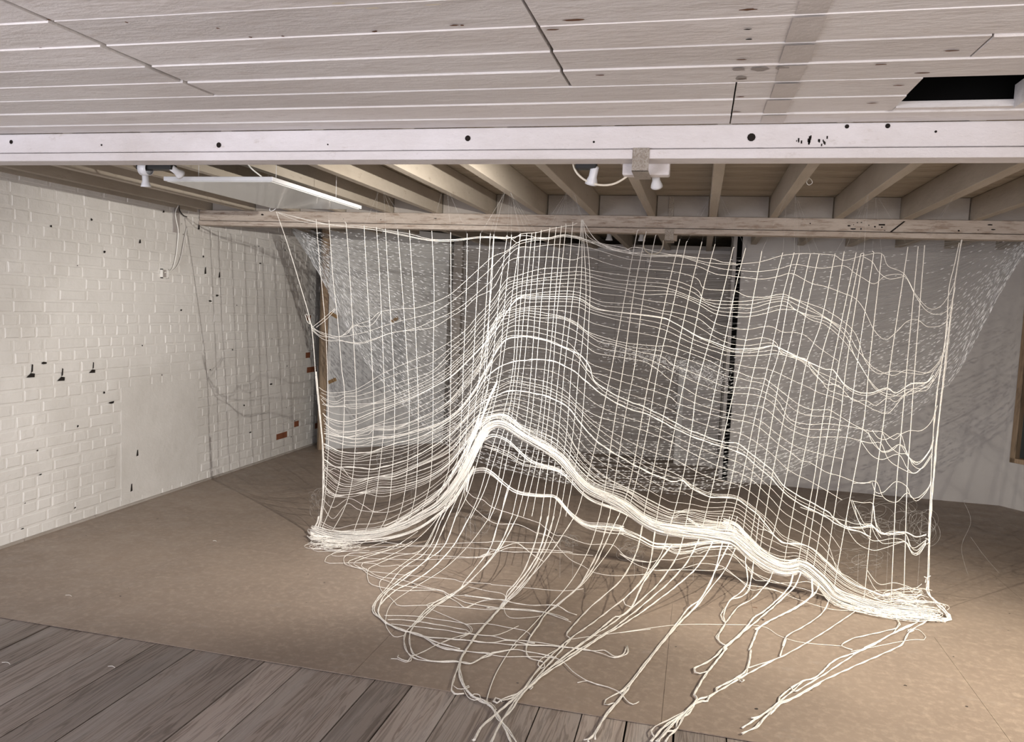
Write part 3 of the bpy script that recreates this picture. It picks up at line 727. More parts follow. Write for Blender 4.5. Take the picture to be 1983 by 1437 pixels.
# --- upright cords
WARPS = ['1: 157,25 190,430 240,970 265,1437; 4: 222,500 218,740 200,1000 165,1240',
 '1: 285,35 325,600 370,1000 405,1437; 4: 350,280 325,800 280,1030 180,1280',
 '1: 433,48 445,62 490,720 530,1437; 4: 437,300 430,650 400,950 340,1150 240,1330',
 '1: 622,85 650,620 700,1437; 4: 575,450 545,800 500,1080 430,1290 390,1345',
 '1: 737,100 770,620 805,1437; 4: 655,450 610,900 570,1150 510,1310 480,1345',
 '1: 827,115 860,700 905,1437; 4: 737,480 715,900 680,1180 600,1330',
 '1: 940,120 985,700 1035,1437; 4: 848,400 830,850 790,1130 720,1290',
 '1: 1057,130 1100,820 1130,1437; 4: 920,450 905,950 870,1150 830,1250',
 '1: 1268,135 1290,700 1280,1437; 4: 1030,500 1010,920 950,1150 920,1200',
 '1: 1452,150 1455,700 1455,1437; 4: 1160,700 1150,850 1060,1080 1030,1130',
 '1: 1607,160 1600,700 1570,1437; 4: 1260,250 1230,700 1180,850 1130,1040',
 '1: 1738,160 1700,800 1665,1437; 4: 1335,100 1300,450 1270,700 1200,950',
 '1: 1830,160 1780,950 1735,1437; 4: 1400,50 1370,250 1330,560 1270,850',
 '1: 1865,170 1830,700 1795,1437; 4: 1430,100 1400,350 1360,600 1300,800',
 '2: 32,172 20,400 5,700 -60,1437; 4: 1460,150 1430,330 1390,560',
 '2: 160,175 90,700 10,1437; 0: 930,800 905,880 878,955 857,1006', '2: 200,170 130,870 80,1437; 0: 948,790 922,860 898,950 882,1000',
 '2: 290,160 200,800 110,1437; 0: 958,780 934,860 908,950 884,1000', '2: 280,165 250,700 215,1437; 0: 975,800 955,860 930,950 909,1001',
 '2: 348,160 290,800 240,1437; 0: 985,800 964,870 938,950 911,1004', '2: 395,155 330,800 270,1437; 0: 992,800 978,860 960,950 945,1006',
 '2: 435,145 370,900 320,1437; 0: 1002,800 988,860 966,960 947,1008', '2: 485,125 430,850 390,1437; 0: 1014,840 969,1000',
 '2: 570,105 490,800 440,1437; 0: 1025,840 992,1000', '2: 628,95 570,700 520,1437; 0: 1038,850 1002,1000',
 '2: 680,85 610,900 560,1437; 0: 1046,860 1014,1000', '2: 720,65 724,80 630,1000 600,1437; 0: 1060,820 1048,900 1030,1000',
 '2: 790,50 720,900 660,1437; 0: 1070,840 1048,1000', '2: 870,30 850,270 760,1000 710,1437; 0: 1080,850 1062,1000',
 '2: 875,28 875,500 830,1100 780,1437; 0: 1096,850 1072,1000', '2: 880,28 915,700 880,1200 850,1437; 0: 1108,850 1084,1000',
 '2: 886,28 940,350 955,700 940,1100 920,1437; 0: 1123,850 1096,1000',
 '2: 1425,125 1410,125 1300,700 1165,1437; 5: 1100,300 1010,730 890,1180; 0: 1113,1000',
 '2: 1495,140 1380,700 1275,1437; 5: 1150,590 1080,1080; 0: 1161,1000', '2: 1590,172 1582,180 1460,800 1380,1437; 5: 1240,500 1160,1000; 0: 1180,1000',
 '2: 1817,215 1700,700 1550,1437; 5: 1400,350 1280,1000; 0: 1198,1000', '2: 1890,232 1880,240 1750,850 1610,1437; 0: 1256,820 1235,920 1214,1000',
 '3: 285,135 190,520 100,940 15,1340; 6: 130,500 70,820; 0: 1252,970 1244,1015', '3: 407,155 290,600 160,1240; 6: 340,0 270,350 180,800 100,1180 65,1437',
 '3: 588,188 575,188 460,680 250,1437; 6: 490,0 365,550 280,1000 160,1437', '3: 690,195 610,500 560,740 420,1437; 6: 500,480 430,750 350,1150 290,1437',
 '3: 840,222 770,600 700,1000 600,1437; 6: 740,50 620,600 520,1050 420,1437', '3: 1035,235 930,640 860,950 740,1437; 6: 870,0 780,450 670,1000 550,1437',
 '3: 1140,235 1040,620 960,1000 860,1437; 6: 970,0 870,450 740,1050 630,1437', '3: 1190,245 1100,600 1000,1150 910,1437; 6: 1015,0 930,400 840,950 760,1437',
 '3: 1290,248 1200,650 1080,1150 1000,1437; 6: 1100,0 1010,450 930,900 830,1437', '3: 1372,250 1270,700 1190,1100 1115,1437; 6: 1190,0 1090,500 1000,950 920,1437',
 '9: 480,262 400,650 320,870 ; 6: 1290,0 1200,450 1150,750 1080,1100 1000,1437', '9: 532,250 470,600 400,860; 6: 1395,0 1290,600 1210,1000 1130,1437',
 '9: 598,255; 7: 260,0 180,450 100,980 10,1437', '9: 640,258 625,262; 7: 310,0 230,500 150,950 70,1437',
 '9: 640,262; 7: 370,0 310,500 230,950 140,1437', '9: 688,247 697,255; 7: 455,0 390,480 320,880 235,1437',
 '9: 740,262; 7: 550,0 500,500 400,1050 330,1437', '9: 887,225; 7: 720,0 660,500 600,950 550,1437',
 '9: 942,222; 7: 850,0 800,560 765,950 740,1437', '9: 980,215; 7: 915,0 880,500 850,950 835,1437']
extra_low = {51-6: None}
low = {'': 0}
W_PTS = []
for i, s in enumerate(WARPS):
    p = px(s); q = p[:2]
    for a in p[2:]:
        if a[1] > q[-1][1]+20: q.append(a)
    p = q
    # carry the cord down into the gathered bundle
    x, y = p[-1]; yb = fb(x)
    if y < yb-4:
        dx = (p[-1][0]-p[-2][0])/max(1, (p[-1][1]-p[-2][1])); 
        tx = x+dx*(yb-y)*0.9; p.append((tx, fb(tx)+3))
    W_PTS.append(p)
    cord('upright_cord', p, 0.0019 if 620 < p[0][0] else 0.0017, off=(0, 0.003*(-1 if i % 2 else 1), 0))
# nylon hangers, nearly invisible, from cord tops up to joists / deck
f = MB()
for p in W_PTS:
    P = surf(*p[0]); jn = min(jx, key=lambda j: abs(j-P.x)); f.tube([P, (max(jn-.02, min(jn+.02, P.x)), P.y+U(-.02, .02), ZT-0.0006)], 0.0003, 3); f.build('nylon_hanger', M['hair'], net); f = MB()
# --- side ropes
cord('side_rope', px('0: 535,410 556,470 579,545 601,622 608,680 612,740 618,800 624,860 625,950 623,990 617,1020 606,1036'), 0.0022, ply=1)
cord('side_rope', px('0: 612,720 617,775 622,830 626,880 626,950 622,985 619,1010 612,1030'), 0.0030, ply=3)
cord('side_rope', px('0: 1863,464 1852,530 1838,640 1822,780 1812,870 1806,950 1799,1050 1797,1110 1796,1135'), 0.0024, ply=2)
cord('side_rope', px('0: 1861,466 1850,540 1840,620 1832,700 1818,810 1810,900 1804,960 1800,1045 1798,1140'), 0.0018, ply=3, off=(0.003, 0.004, 0))
cord('side_rope', px('0: 1858,470 1847,520 1838,560 1832,650 1815,760 1806,860 1802,960 1798,1040'), 0.0022, ply=2)
cord('side_rope', px('0: 1797,1125 1795,1145 1806,1160 1826,1178 1838,1192 1840,1200 1828,1203 1808,1200 1790,1196'), 0.0045, ply=4, n=6)
cord('side_rope', px('0: 1796,1120 1800,1150 1815,1172 1834,1192 1836,1199 1815,1197 1795,1190'), 0.0035, ply=3, n=6)

# --- cross cords, each measured where it can be followed
L = {}
L['b'] = '1: 110,1055 200,1140 380,1150 480,1080 560,1030 680,990 780,910 1000,880 1110,875 1290,820 1450,740 1600,610 1720,500 1860,380; 2: 0,400 150,330 270,240 400,215 560,205 700,180 860,200 950,235 1300,330 1500,370 1800,372 1980,415; 3: 110,262 350,330 540,345 640,340 830,320 1020,265 1190,245 1380,248; 9: 480,272 530,300 640,272 740,262 775,330 865,375 930,490 1000,565 1060,560 1110,500 1150,410'
L['c'] = '1: 100,1000 160,1085 370,1150 520,1130 650,1100 800,1050 1000,990 1110,965 1290,910 1450,820 1600,700 1800,530; 2: 0,440 150,345 270,265 400,230 560,215 700,190 860,215 950,245 1300,345 1500,380 1800,380 1980,430; 3: 0,285 240,320 440,380 610,400 820,410 1000,385 1140,345 1250,360 1400,380; 9: 530,330 590,370 640,400 700,430 765,385 865,387 930,500 990,580 1060,600 1120,560 1150,450'
L['d'] = '1: 112,1060 230,1130 440,1195 600,1205 800,1140 890,1110 1110,1070 1290,990 1450,920 1590,830 1720,720 1860,590; 2: 0,480 150,400 270,295 400,290 560,268 700,265 820,285 900,290 1000,310 1300,400 1500,420 1800,450 1980,470; 3: 100,340 230,375 400,430 540,450 700,470 860,480 1000,455 1120,430 1300,520 1437,552; 9: 520,480 590,510 640,570 700,690 760,740 820,700 880,640 940,630 1000,670 1090,650 1130,560'
L['e'] = '1: 114,1080 240,1180 400,1190 600,1215 890,1112 1110,1085 1290,1055 1450,960 1580,880 1700,770 1860,680; 2: 0,580 150,450 270,390 400,385 600,385 700,400 800,412 880,385 960,390 1100,440 1300,490 1500,500 1760,525 1980,590; 3: 0,415 100,430 200,470 300,565 480,585 590,590 700,640 860,650 1030,620 1130,660 1280,710 1437,770; 9: 540,650 600,720 650,860 720,930 800,915 880,925 980,930 1060,860 1110,720'
L['f'] = '4: 150,200 220,240 350,235 440,215 570,140 650,90 830,10; 1: 1250,1310 1450,1195 1600,1080 1700,960 1850,800; 2: 0,680 150,605 240,570 480,500 700,490 870,485 1000,520 1400,575 1760,610 1980,700; 3: 0,575 160,640 300,665 450,682 600,690 750,680 920,655 1030,645 1130,665 1280,740 1437,840; 9: 540,690 600,790 650,850 700,900 800,940 880,910 1000,925 1060,870 1110,760'
L['g'] = '4: 160,260 220,300 290,310 350,272 440,268 570,230 650,200 840,140 1030,70; 1: 1450,1300 1600,1170 1720,1020 1860,860; 2: 0,785 150,670 330,615 600,575 870,555 960,575 1200,635 1480,660 1700,685 1980,790; 3: 0,620 160,690 430,745 600,745 750,750 920,700 1060,690 1160,770 1300,820 1437,850; 9: 540,720 600,850 700,1000 780,1045 880,1050 1000,990 1070,880'
L['h'] = '4: 165,290 230,350 350,335 430,330 570,320 730,260 920,180 1100,80 1200,0; 1: 1600,1280 1720,1120 1860,960; 2: 0,870 200,710 400,650 660,640 860,635 960,660 1250,700 1480,745 1750,745 1980,830; 3: 0,690 200,730 400,800 560,825 700,830 850,805 1000,765 1100,765 1160,770 1300,860 1437,910; 9: 540,760 620,880 700,1010 790,1060 880,1020 1000,1000 1075,890'
L['i'] = '4: 175,330 240,350 350,350 430,365 570,330 730,300 920,220 1100,130 1230,10; 1: 1700,1240 1860,1050; 2: 0,960 200,790 400,740 700,710 860,730 1000,790 1100,820 1400,840 1640,900 1720,910 1980,970; 3: 0,720 240,850 400,960 560,1020 700,1045 850,1025 970,1070 1010,1160 1100,1200 1250,1225 1300,1330 1400,1437; 7: 150,130 230,230 400,290 520,350 600,390 700,410 800,300 880,230 1000,170 1060,80'
L['j'] = '4: 180,400 230,440 370,465 570,390 840,290 1030,200 1170,120 1300,0; 1: 1860,1120; 2: 0,1000 240,800 420,770 750,765 870,790 1000,870 1150,905 1350,930 1640,970 1750,1010 1980,1140; 3: 250,1020 380,1060 540,1120 660,1130 820,1120 950,1100 1080,1160 1200,1220 1437,1320; 7: 30,20 180,60 260,65 350,180 450,240 560,250 690,210 760,250 880,180 1000,170 1060,110'
L['k'] = '4: 185,450 250,520 400,540 570,490 840,390 1030,300 1170,220 1300,80; 0: 928,690; 2: 60,960 200,895 330,872 440,860 700,855 860,870 950,915 1230,990 1500,1040 1640,1075; 3: 0,980 180,1070 400,1150 560,1190 800,1190 960,1175 1060,1190 1200,1240 1300,1320; 7: 60,60 200,180 300,190 420,310 520,310 600,350 690,290 760,320 860,240 1000,230 1060,140'
L['l'] = '4: 190,480 300,550 430,540 500,530 570,500 700,500 850,470 1030,390 1170,290 1290,140 1400,0; 2: 60,1000 200,940 350,900 560,930 700,960 830,1020 930,1100 1100,1160 1300,1210 1600,1240; 3: 0,1110 330,1230 500,1320 620,1345 750,1395 860,1405; 6: 850,125 980,160 1060,220 1200,330 1310,380 1437,385; 7: 90,385 250,395 400,490 500,540 560,555 650,560 740,620 800,580 870,550 960,550 1040,480 1090,350'
L['m'] = '4: 190,520 340,580 430,570 570,520 730,520 920,440 1030,390 1170,300 1300,160 1420,0; 2: 60,1080 150,1020 300,950 480,970 640,970 750,1000 850,1060 950,1140 1050,1200 1180,1225 1400,1290 1640,1340; 3: 0,1270 100,1310 290,1390; 6: 470,130 640,200 830,210 940,240 1050,310 1150,460 1300,500 1437,495; 7: 200,500 370,515 500,545 560,600 650,720 740,700 790,660 860,760 940,800 1020,720 1060,600'
L['m2'] = '4: 190,540 340,585 430,580 540,560 570,530 730,530 920,470 1030,420 1170,330 1300,190 1420,30; 2: 150,1085 320,1045 480,1070 700,1130 870,1200 1000,1300 1200,1340 1500,1400; 6: 20,60 200,150 300,205 430,280 620,330 800,345 940,370 1060,470 1150,540 1300,600 1437,600; 7: 200,600 370,605 490,635 560,650 640,650 700,780 800,850 900,890 960,850'
L['n'] = '4: 190,560 340,590 400,600 500,600 560,590 730,580 920,530 1100,470 1230,370 1350,220 1450,50; 2: 130,1200 330,1155 560,1200 700,1260 860,1330 950,1437; 5: 690,0 850,60 930,170 1010,240 1200,360 1400,440 1600,540; 6: 330,540 600,640 720,650 820,720 920,800 1010,870 1090,980 1180,1050 1437,1190; 7: 180,1190 270,1250 370,1320 480,1320 560,1310 640,1370 740,1370 840,1360 920,1400 1000,1380'
L['n2'] = '4: 195,590 340,640 390,650 480,650 560,620 620,600 730,590 920,540 1100,480 1240,380 1360,230 1450,90; 2: 110,1180 330,1140 560,1185 700,1245 820,1300; 5: 750,20 880,90 950,150 1050,180 1200,230 1400,290 1470,310 1600,360; 6: 70,230 250,330 420,390 640,450 800,480 880,510 960,570 1060,660 1150,720 1240,790 1300,800 1437,880; 7: 150,860 310,910 480,970 600,955 660,1080 760,1120 850,1045 920,1110 1000,1040 1040,960'
L['o'] = '4: 190,640 320,700 430,710 560,700 730,640 920,590 1100,500 1240,400 1360,260 1440,130; 5: 130,200 300,110 450,75 660,75 830,150 930,230 1080,350 1250,440 1430,500 1600,590; 6: 370,600 600,680 700,710 800,760 900,850 1000,930 1090,1030 1200,1120 1437,1240; 7: 180,1230 270,1290 400,1340 480,1360 560,1400'
L['p'] = '4: 190,660 300,720 430,750 560,710 840,650 1030,560 1160,500 1250,430 1380,280 1460,170; 5: 250,240 380,195 500,210 650,245 780,310 870,400 960,470 1060,515 1220,560 1400,620 1600,705; 6: 220,650 350,720 570,830 700,870 830,930 920,1010 1010,1100 1100,1200 1240,1290 1437,1437; 8: 700,330 850,440 950,520 1060,600 1200,690 1320,740 1440,720 1550,750 1660,700'
L['p2'] = '4: 190,700 270,760 330,770 430,775 560,760 700,740 850,690 1030,600 1160,530 1260,460 1390,300; 5: 260,290 370,240 480,260 640,300 780,370 870,440 960,540 1100,650 1300,790 1450,880 1600,935; 6: 300,930 380,990 520,1050 700,1065 800,1115 890,1185 1000,1280 1100,1390; 8: 740,350 860,450 960,540 1060,620 1200,695 1320,742 1440,725 1560,765'
L['q'] = '4: 190,760 260,810 320,820 420,820 540,835 640,820 840,760 1030,660 1160,570 1280,450 1400,330; 5: 260,340 350,310 450,315 640,355 800,440 880,540 1000,680 1150,790 1400,930 1600,1010; 6: 180,840 290,950 380,1020 520,1080 700,1090 800,1150 890,1220 960,1300 1080,1437; 8: 640,320 740,360 860,470 960,560 1060,640 1200,700 1330,745 1450,740 1560,780 1660,740'
L['r'] = '4: 190,800 230,840 320,815 400,900 530,900 700,870 840,820 1000,750 1160,640 1300,500 1400,400; 5: 250,420 400,410 600,490 760,580 870,760 1000,900 1120,990 1300,1080 1600,1230; 6: 350,1175 500,1195 700,1190 800,1250 900,1330; 8: 100,30 240,110 380,210 480,290 640,350 740,420 860,520 960,610 1060,680 1200,740 1330,790 1450,790 1560,800 1660,790'
L['s'] = '4: 190,830 300,930 400,950 530,910 620,890 730,890 900,820 1160,700 1300,530 1390,440; 5: 200,490 330,480 420,560 550,610 700,680 800,780 900,900 1050,1020 1250,1080 1400,1180 1600,1270; 6: 100,1150 300,1200 500,1260 700,1300 800,1400; 8: 50,130 150,200 240,290 340,400 440,455 560,470 640,440 740,490 850,590 950,680 1060,740 1200,790 1400,830 1600,860'
L['t'] = '4: 190,950 250,1020 380,1030 510,1000 600,970 720,970 900,930 1020,880 1160,780 1290,620 1370,520; 5: 200,510 300,500 400,570 500,640 640,720 780,830 880,950 1000,1050 1230,1140 1400,1260 1600,1320; 8: 40,170 130,230 230,330 340,420 440,475 560,490 640,460 740,520 850,620 950,710 1060,760 1200,810 1400,850 1600,880'
L['u'] = '4: 180,1000 250,1050 360,1030 510,1020 640,1045 820,1000 1000,930 1150,820 1290,640 1380,530; 5: 190,540 270,520 370,580 470,650 620,740 760,840 860,960 980,1060 1200,1160 1380,1280 1600,1350; 8: 40,200 130,250 230,340 340,430 440,490'
L['v'] = '4: 180,1060 260,1130 380,1060 490,1110 580,1160 690,1130 800,1090 950,1020 1150,860 1290,690 1380,560; 5: 200,560 270,545 400,620 560,715 700,800'
L['w'] = '4: 180,1120 260,1215 370,1100 470,1150 680,1165 850,1100 1000,1010 1150,890 1290,740 1380,590; 5: 200,570 300,570 400,630'
L['x'] = '4: 170,1240 280,1290 430,1260 600,1250 750,1190 900,1110 1050,1010 1150,930 1290,760'
L['x2'] = '4: 160,1260 300,1310 430,1300 600,1280 750,1230 900,1160 1050,1070 1150,980 1290,800'
thick = {'n': 0.0030, 'o': 0.0030, 'q': 0.0034, 'j': 0.0024}
keys = list(L); FN = {}
for k in keys:
    p = px(L[k]); FN[k] = yofx(p)
    # keep each measured cord in order of x
    q = clean(p)
    cord('cross_cord', q, thick.get(k, 0.00130), ply=2 if k in ('o', 'q', 'n') else 1)
    if k in ('j', 's', 't'):     # second strand running beside
        cord('cross_cord', [(a+U(-1, 1), b+3.0*math.sin(i*0.7)+1.5) for i, (a, b) in enumerate(q)], 0.0013)
# cords that run between two measured ones
between = [('f', 'g', 1), ('g', 'h', 1), ('h', 'i', 1), ('i', 'j', 1), ('j', 'k', 1), ('k', 'l', 1), ('l', 'm', 1), ('m', 'm2', 1), ('m2', 'n2', 1), ('n', 'o', 1), ('n2', 'n', 1), ('o', 'p', 1), ('p', 'p2', 1), ('p2', 'q', 1), ('q', 'r', 2), ('r', 's', 3), ('s', 't', 4), ('t', 'u', 3)]
for a, b, n in between:
    fa, fb_ = FN[a], FN[b]
    for j in range(n):
        t0 = (j+1)/(n+1)+U(-.06, .06); s = U(0, 9); x0 = max(fa.x0, fb_.x0)+2; x1 = min(fa.x1, fb_.x1)-2; x1 = min(x1, 1640 if a < 'q' else 1790); pts = []
        x = x0
        while x < x1:
            t = max(0.02, min(0.98, t0+0.22*noise.noise(Vector((x/170.0, s, 0)))))
            pts.append((x, fa(x)*(1-t)+fb_(x)*t)); x += 22 if not 860 < x < 985 else 8
        cord('cross_cord', pts, 0.0011)
# top edge strands and the small drapes at the peak
for s in ('1: -210,-40 0,40 250,70 600,90 850,130 1060,165 1270,215 1500,215 1740,190 1980,195; 2: 150,185 230,205 290,165 440,150 570,118 680,95 790,78 830,60',
          '1: -210,-45 200,60 600,110 900,150 1150,205 1330,225 1600,212 1860,190; 2: 60,200 200,200 260,185 350,180 480,205 560,200 700,170 780,180 860,195 950,235 1100,300 1300,345 1400,350 1500,360',
          '1: -200,-40 300,75 700,120 1000,180 1270,230 1500,230 1740,200 1980,210; 2: 190,200 255,250 300,225 440,200 560,200 680,175 860,205 950,225 1300,330 1560,365 1800,365 1980,400',
          '2: 880,35 920,90 960,160 1050,250 1200,325 1350,345 1470,335', '2: 888,35 935,120 1000,210 1100,280 1220,320 1290,320 1375,290 1460,300', '2: 905,130 940,190 1050,250 1300,300 1340,340',
          '2: 1375,290 1500,310 1600,340 1800,370; 3: 100,262 300,290 370,290 480,325 600,335',
          '9: 640,280 690,310 720,360 770,400 820,400 862,388', '1: 120,1060 200,1000 340,880', '1: 160,1060 250,990 345,890', '1: 380,1150 470,1110 510,1040 600,1050 700,1030 790,905'):
    cord('cross_cord', px(s), 0.0014)
# gathered bundle: many strands running together
f = MB()
for k in range(52):
    a = U(0, 6.28); rr = math.sqrt(R_()); s = U(0, 30); pts = []
    x = bund[0][0]-4+U(0, 18); x1 = bund[-1][0]-U(0, 60)
    while x < x1:
        steep = 820 < x < 985
        # local frame across the bundle
        sl = (fb(x+3)-fb(x-3))/6.0; nl = math.hypot(1, sl); hw = 9.5+3.5*math.sin(x/210.0)+(-1 if x < 800 else 1)
        u = rr*math.cos(a+x/260.0)*hw+4.5*noise.noise(Vector((x/70.0, s, 0)))
        pts.append((x+u*sl/nl*-1, fb(x)+u/nl, rr*math.sin(a+x/260.0)*0.018)); x += 5 if steep else 13
    P = []
    for q in smooth(pts, 6):
        d = surf(q[0], min(q[1], fb(q[0])), 0.006); pp = on(q[0], q[1], 1, d.y-0.012+q[2])
        if pp.z < 0.006: pp = on(q[0], q[1], 2, 0.006+R_()*0.012)
        P.append(pp)
    f.tube(P, 0.0021, 4)
tag(f.build('gathered_bundle', M['cord'], net))
def bundle(name, path, n, r, spread, x0off=0):
    f = MB(); base = smooth(path, 7)
    for k in range(n):
        s = U(0, 40); a = U(0, 6.28); P = []
        for i, (x, y) in enumerate(base):
            u = spread*(math.cos(a+i*0.05)*0.6+1.0*noise.noise(Vector((i*0.06, s, 1.1)))); v = spread*(noise.noise(Vector((i*0.06, s, 7.7))))
            P.append(surf(x+v*0.4, y+u, 0.005+0.006*R_()*0))
        f.tube(P, r, 4)
    return f.build(name, M['cord'], net)
bundle('gathered_bundle', px('4: 1290,1000 1310,900 1340,850; 5: 60,930 150,915 220,950 300,1020 400,1090 560,1120 700,1130 780,1210 850,1280 950,1340 1100,1350 1230,1370; 10: 0,130 200,220 360,300 480,310 680,310 850,285 1000,270 1170,255'), 7, 0.0016, 5)
bundle('gathered_bundle', px('5: 700,1140 780,1230 850,1300 950,1360 1100,1390 1230,1400; 10: 0,160 200,240 360,320 480,330 600,380 750,360 900,310 1100,290 1200,300'), 5, 0.0014, 7)
bundle('gathered_bundle', px('4: 90,1370 300,1395 500,1390 650,1375 800,1340 900,1300 1000,1240 1150,1120 1230,1020 1290,920 1350,820'), 9, 0.0018, 4)
bundle('gathered_bundle', px('5: 140,690 220,650 330,690 440,790 520,850 620,890 720,920 800,980 900,1090 1000,1160 1200,1230 1350,1310 1480,1370'), 5, 0.0016, 4)
bundle('gathered_bundle', px('5: 150,720 200,740 330,800 440,870 560,890 700,915 790,960'), 3, 0.0014, 6)
bundle('gathered_bundle', px('4: 1180,960 1240,840 1320,650 1390,480 1440,350 1480,250 1530,150'), 6, 0.0018, 5)
bundle('gathered_bundle', px('4: 650,1290 800,1210 950,1110 1080,1010 1180,880 1260,740 1340,560 1390,430'), 7, 0.0016, 6)
bundle('gathered_bundle', px('8: 0,130 120,180 220,290 330,390 450,450 560,465 640,440'), 9, 0.0015, 8)
bundle('gathered_bundle', px('10: 720,20 850,110 1000,150 1200,160 1300,230 1380,310'), 5, 0.0014, 5)
# lower loose cross cords between bundle and floor
for s in ('5: 0,1075 10,1150 90,1230 230,1330 410,1340 560,1410; 11: 660,150 790,190 870,290 980,400 1100,460 1200,520 1400,550 1700,535; 10: 260,620 360,570',
          '5: 0,1065 70,1130 140,1150 220,1210 400,1270 580,1330; 11: 690,60 830,170 920,180 1050,230 1170,260 1370,265 1500,375 1700,425',
          '10: 0,400 150,470 330,490 420,465 600,465 760,430 1000,425 1190,405 1270,450 1340,490 1400,600 1450,680 1600,690', '10: 0,400 170,510 340,570 520,580 680,555 870,505 1060,525 1140,560 1250,650 1360,730; 8: 200,660 400,690 600,770 900,860 1200,880 1400,920 1720,945',
          '10: 380,580 520,570 800,575 1000,580 1120,560', '8: 0,390 100,430 190,520 350,600 500,650 700,700 900,770', '8: 0,520 120,600 240,700 360,690 560,740', '8: 20,330 200,500 300,590 420,640 600,640 740,640 900,770',
          '10: 780,360 840,400 950,360 1150,350 1260,350 1340,430 1440,500 1560,590 1658,610', '11: 980,1140 1300,1095 1724,1045; 15: 0,497 300,455 560,452 780,462 880,515 1000,550 1220,570'):
    cord('cross_cord', px(s), 0.0014)

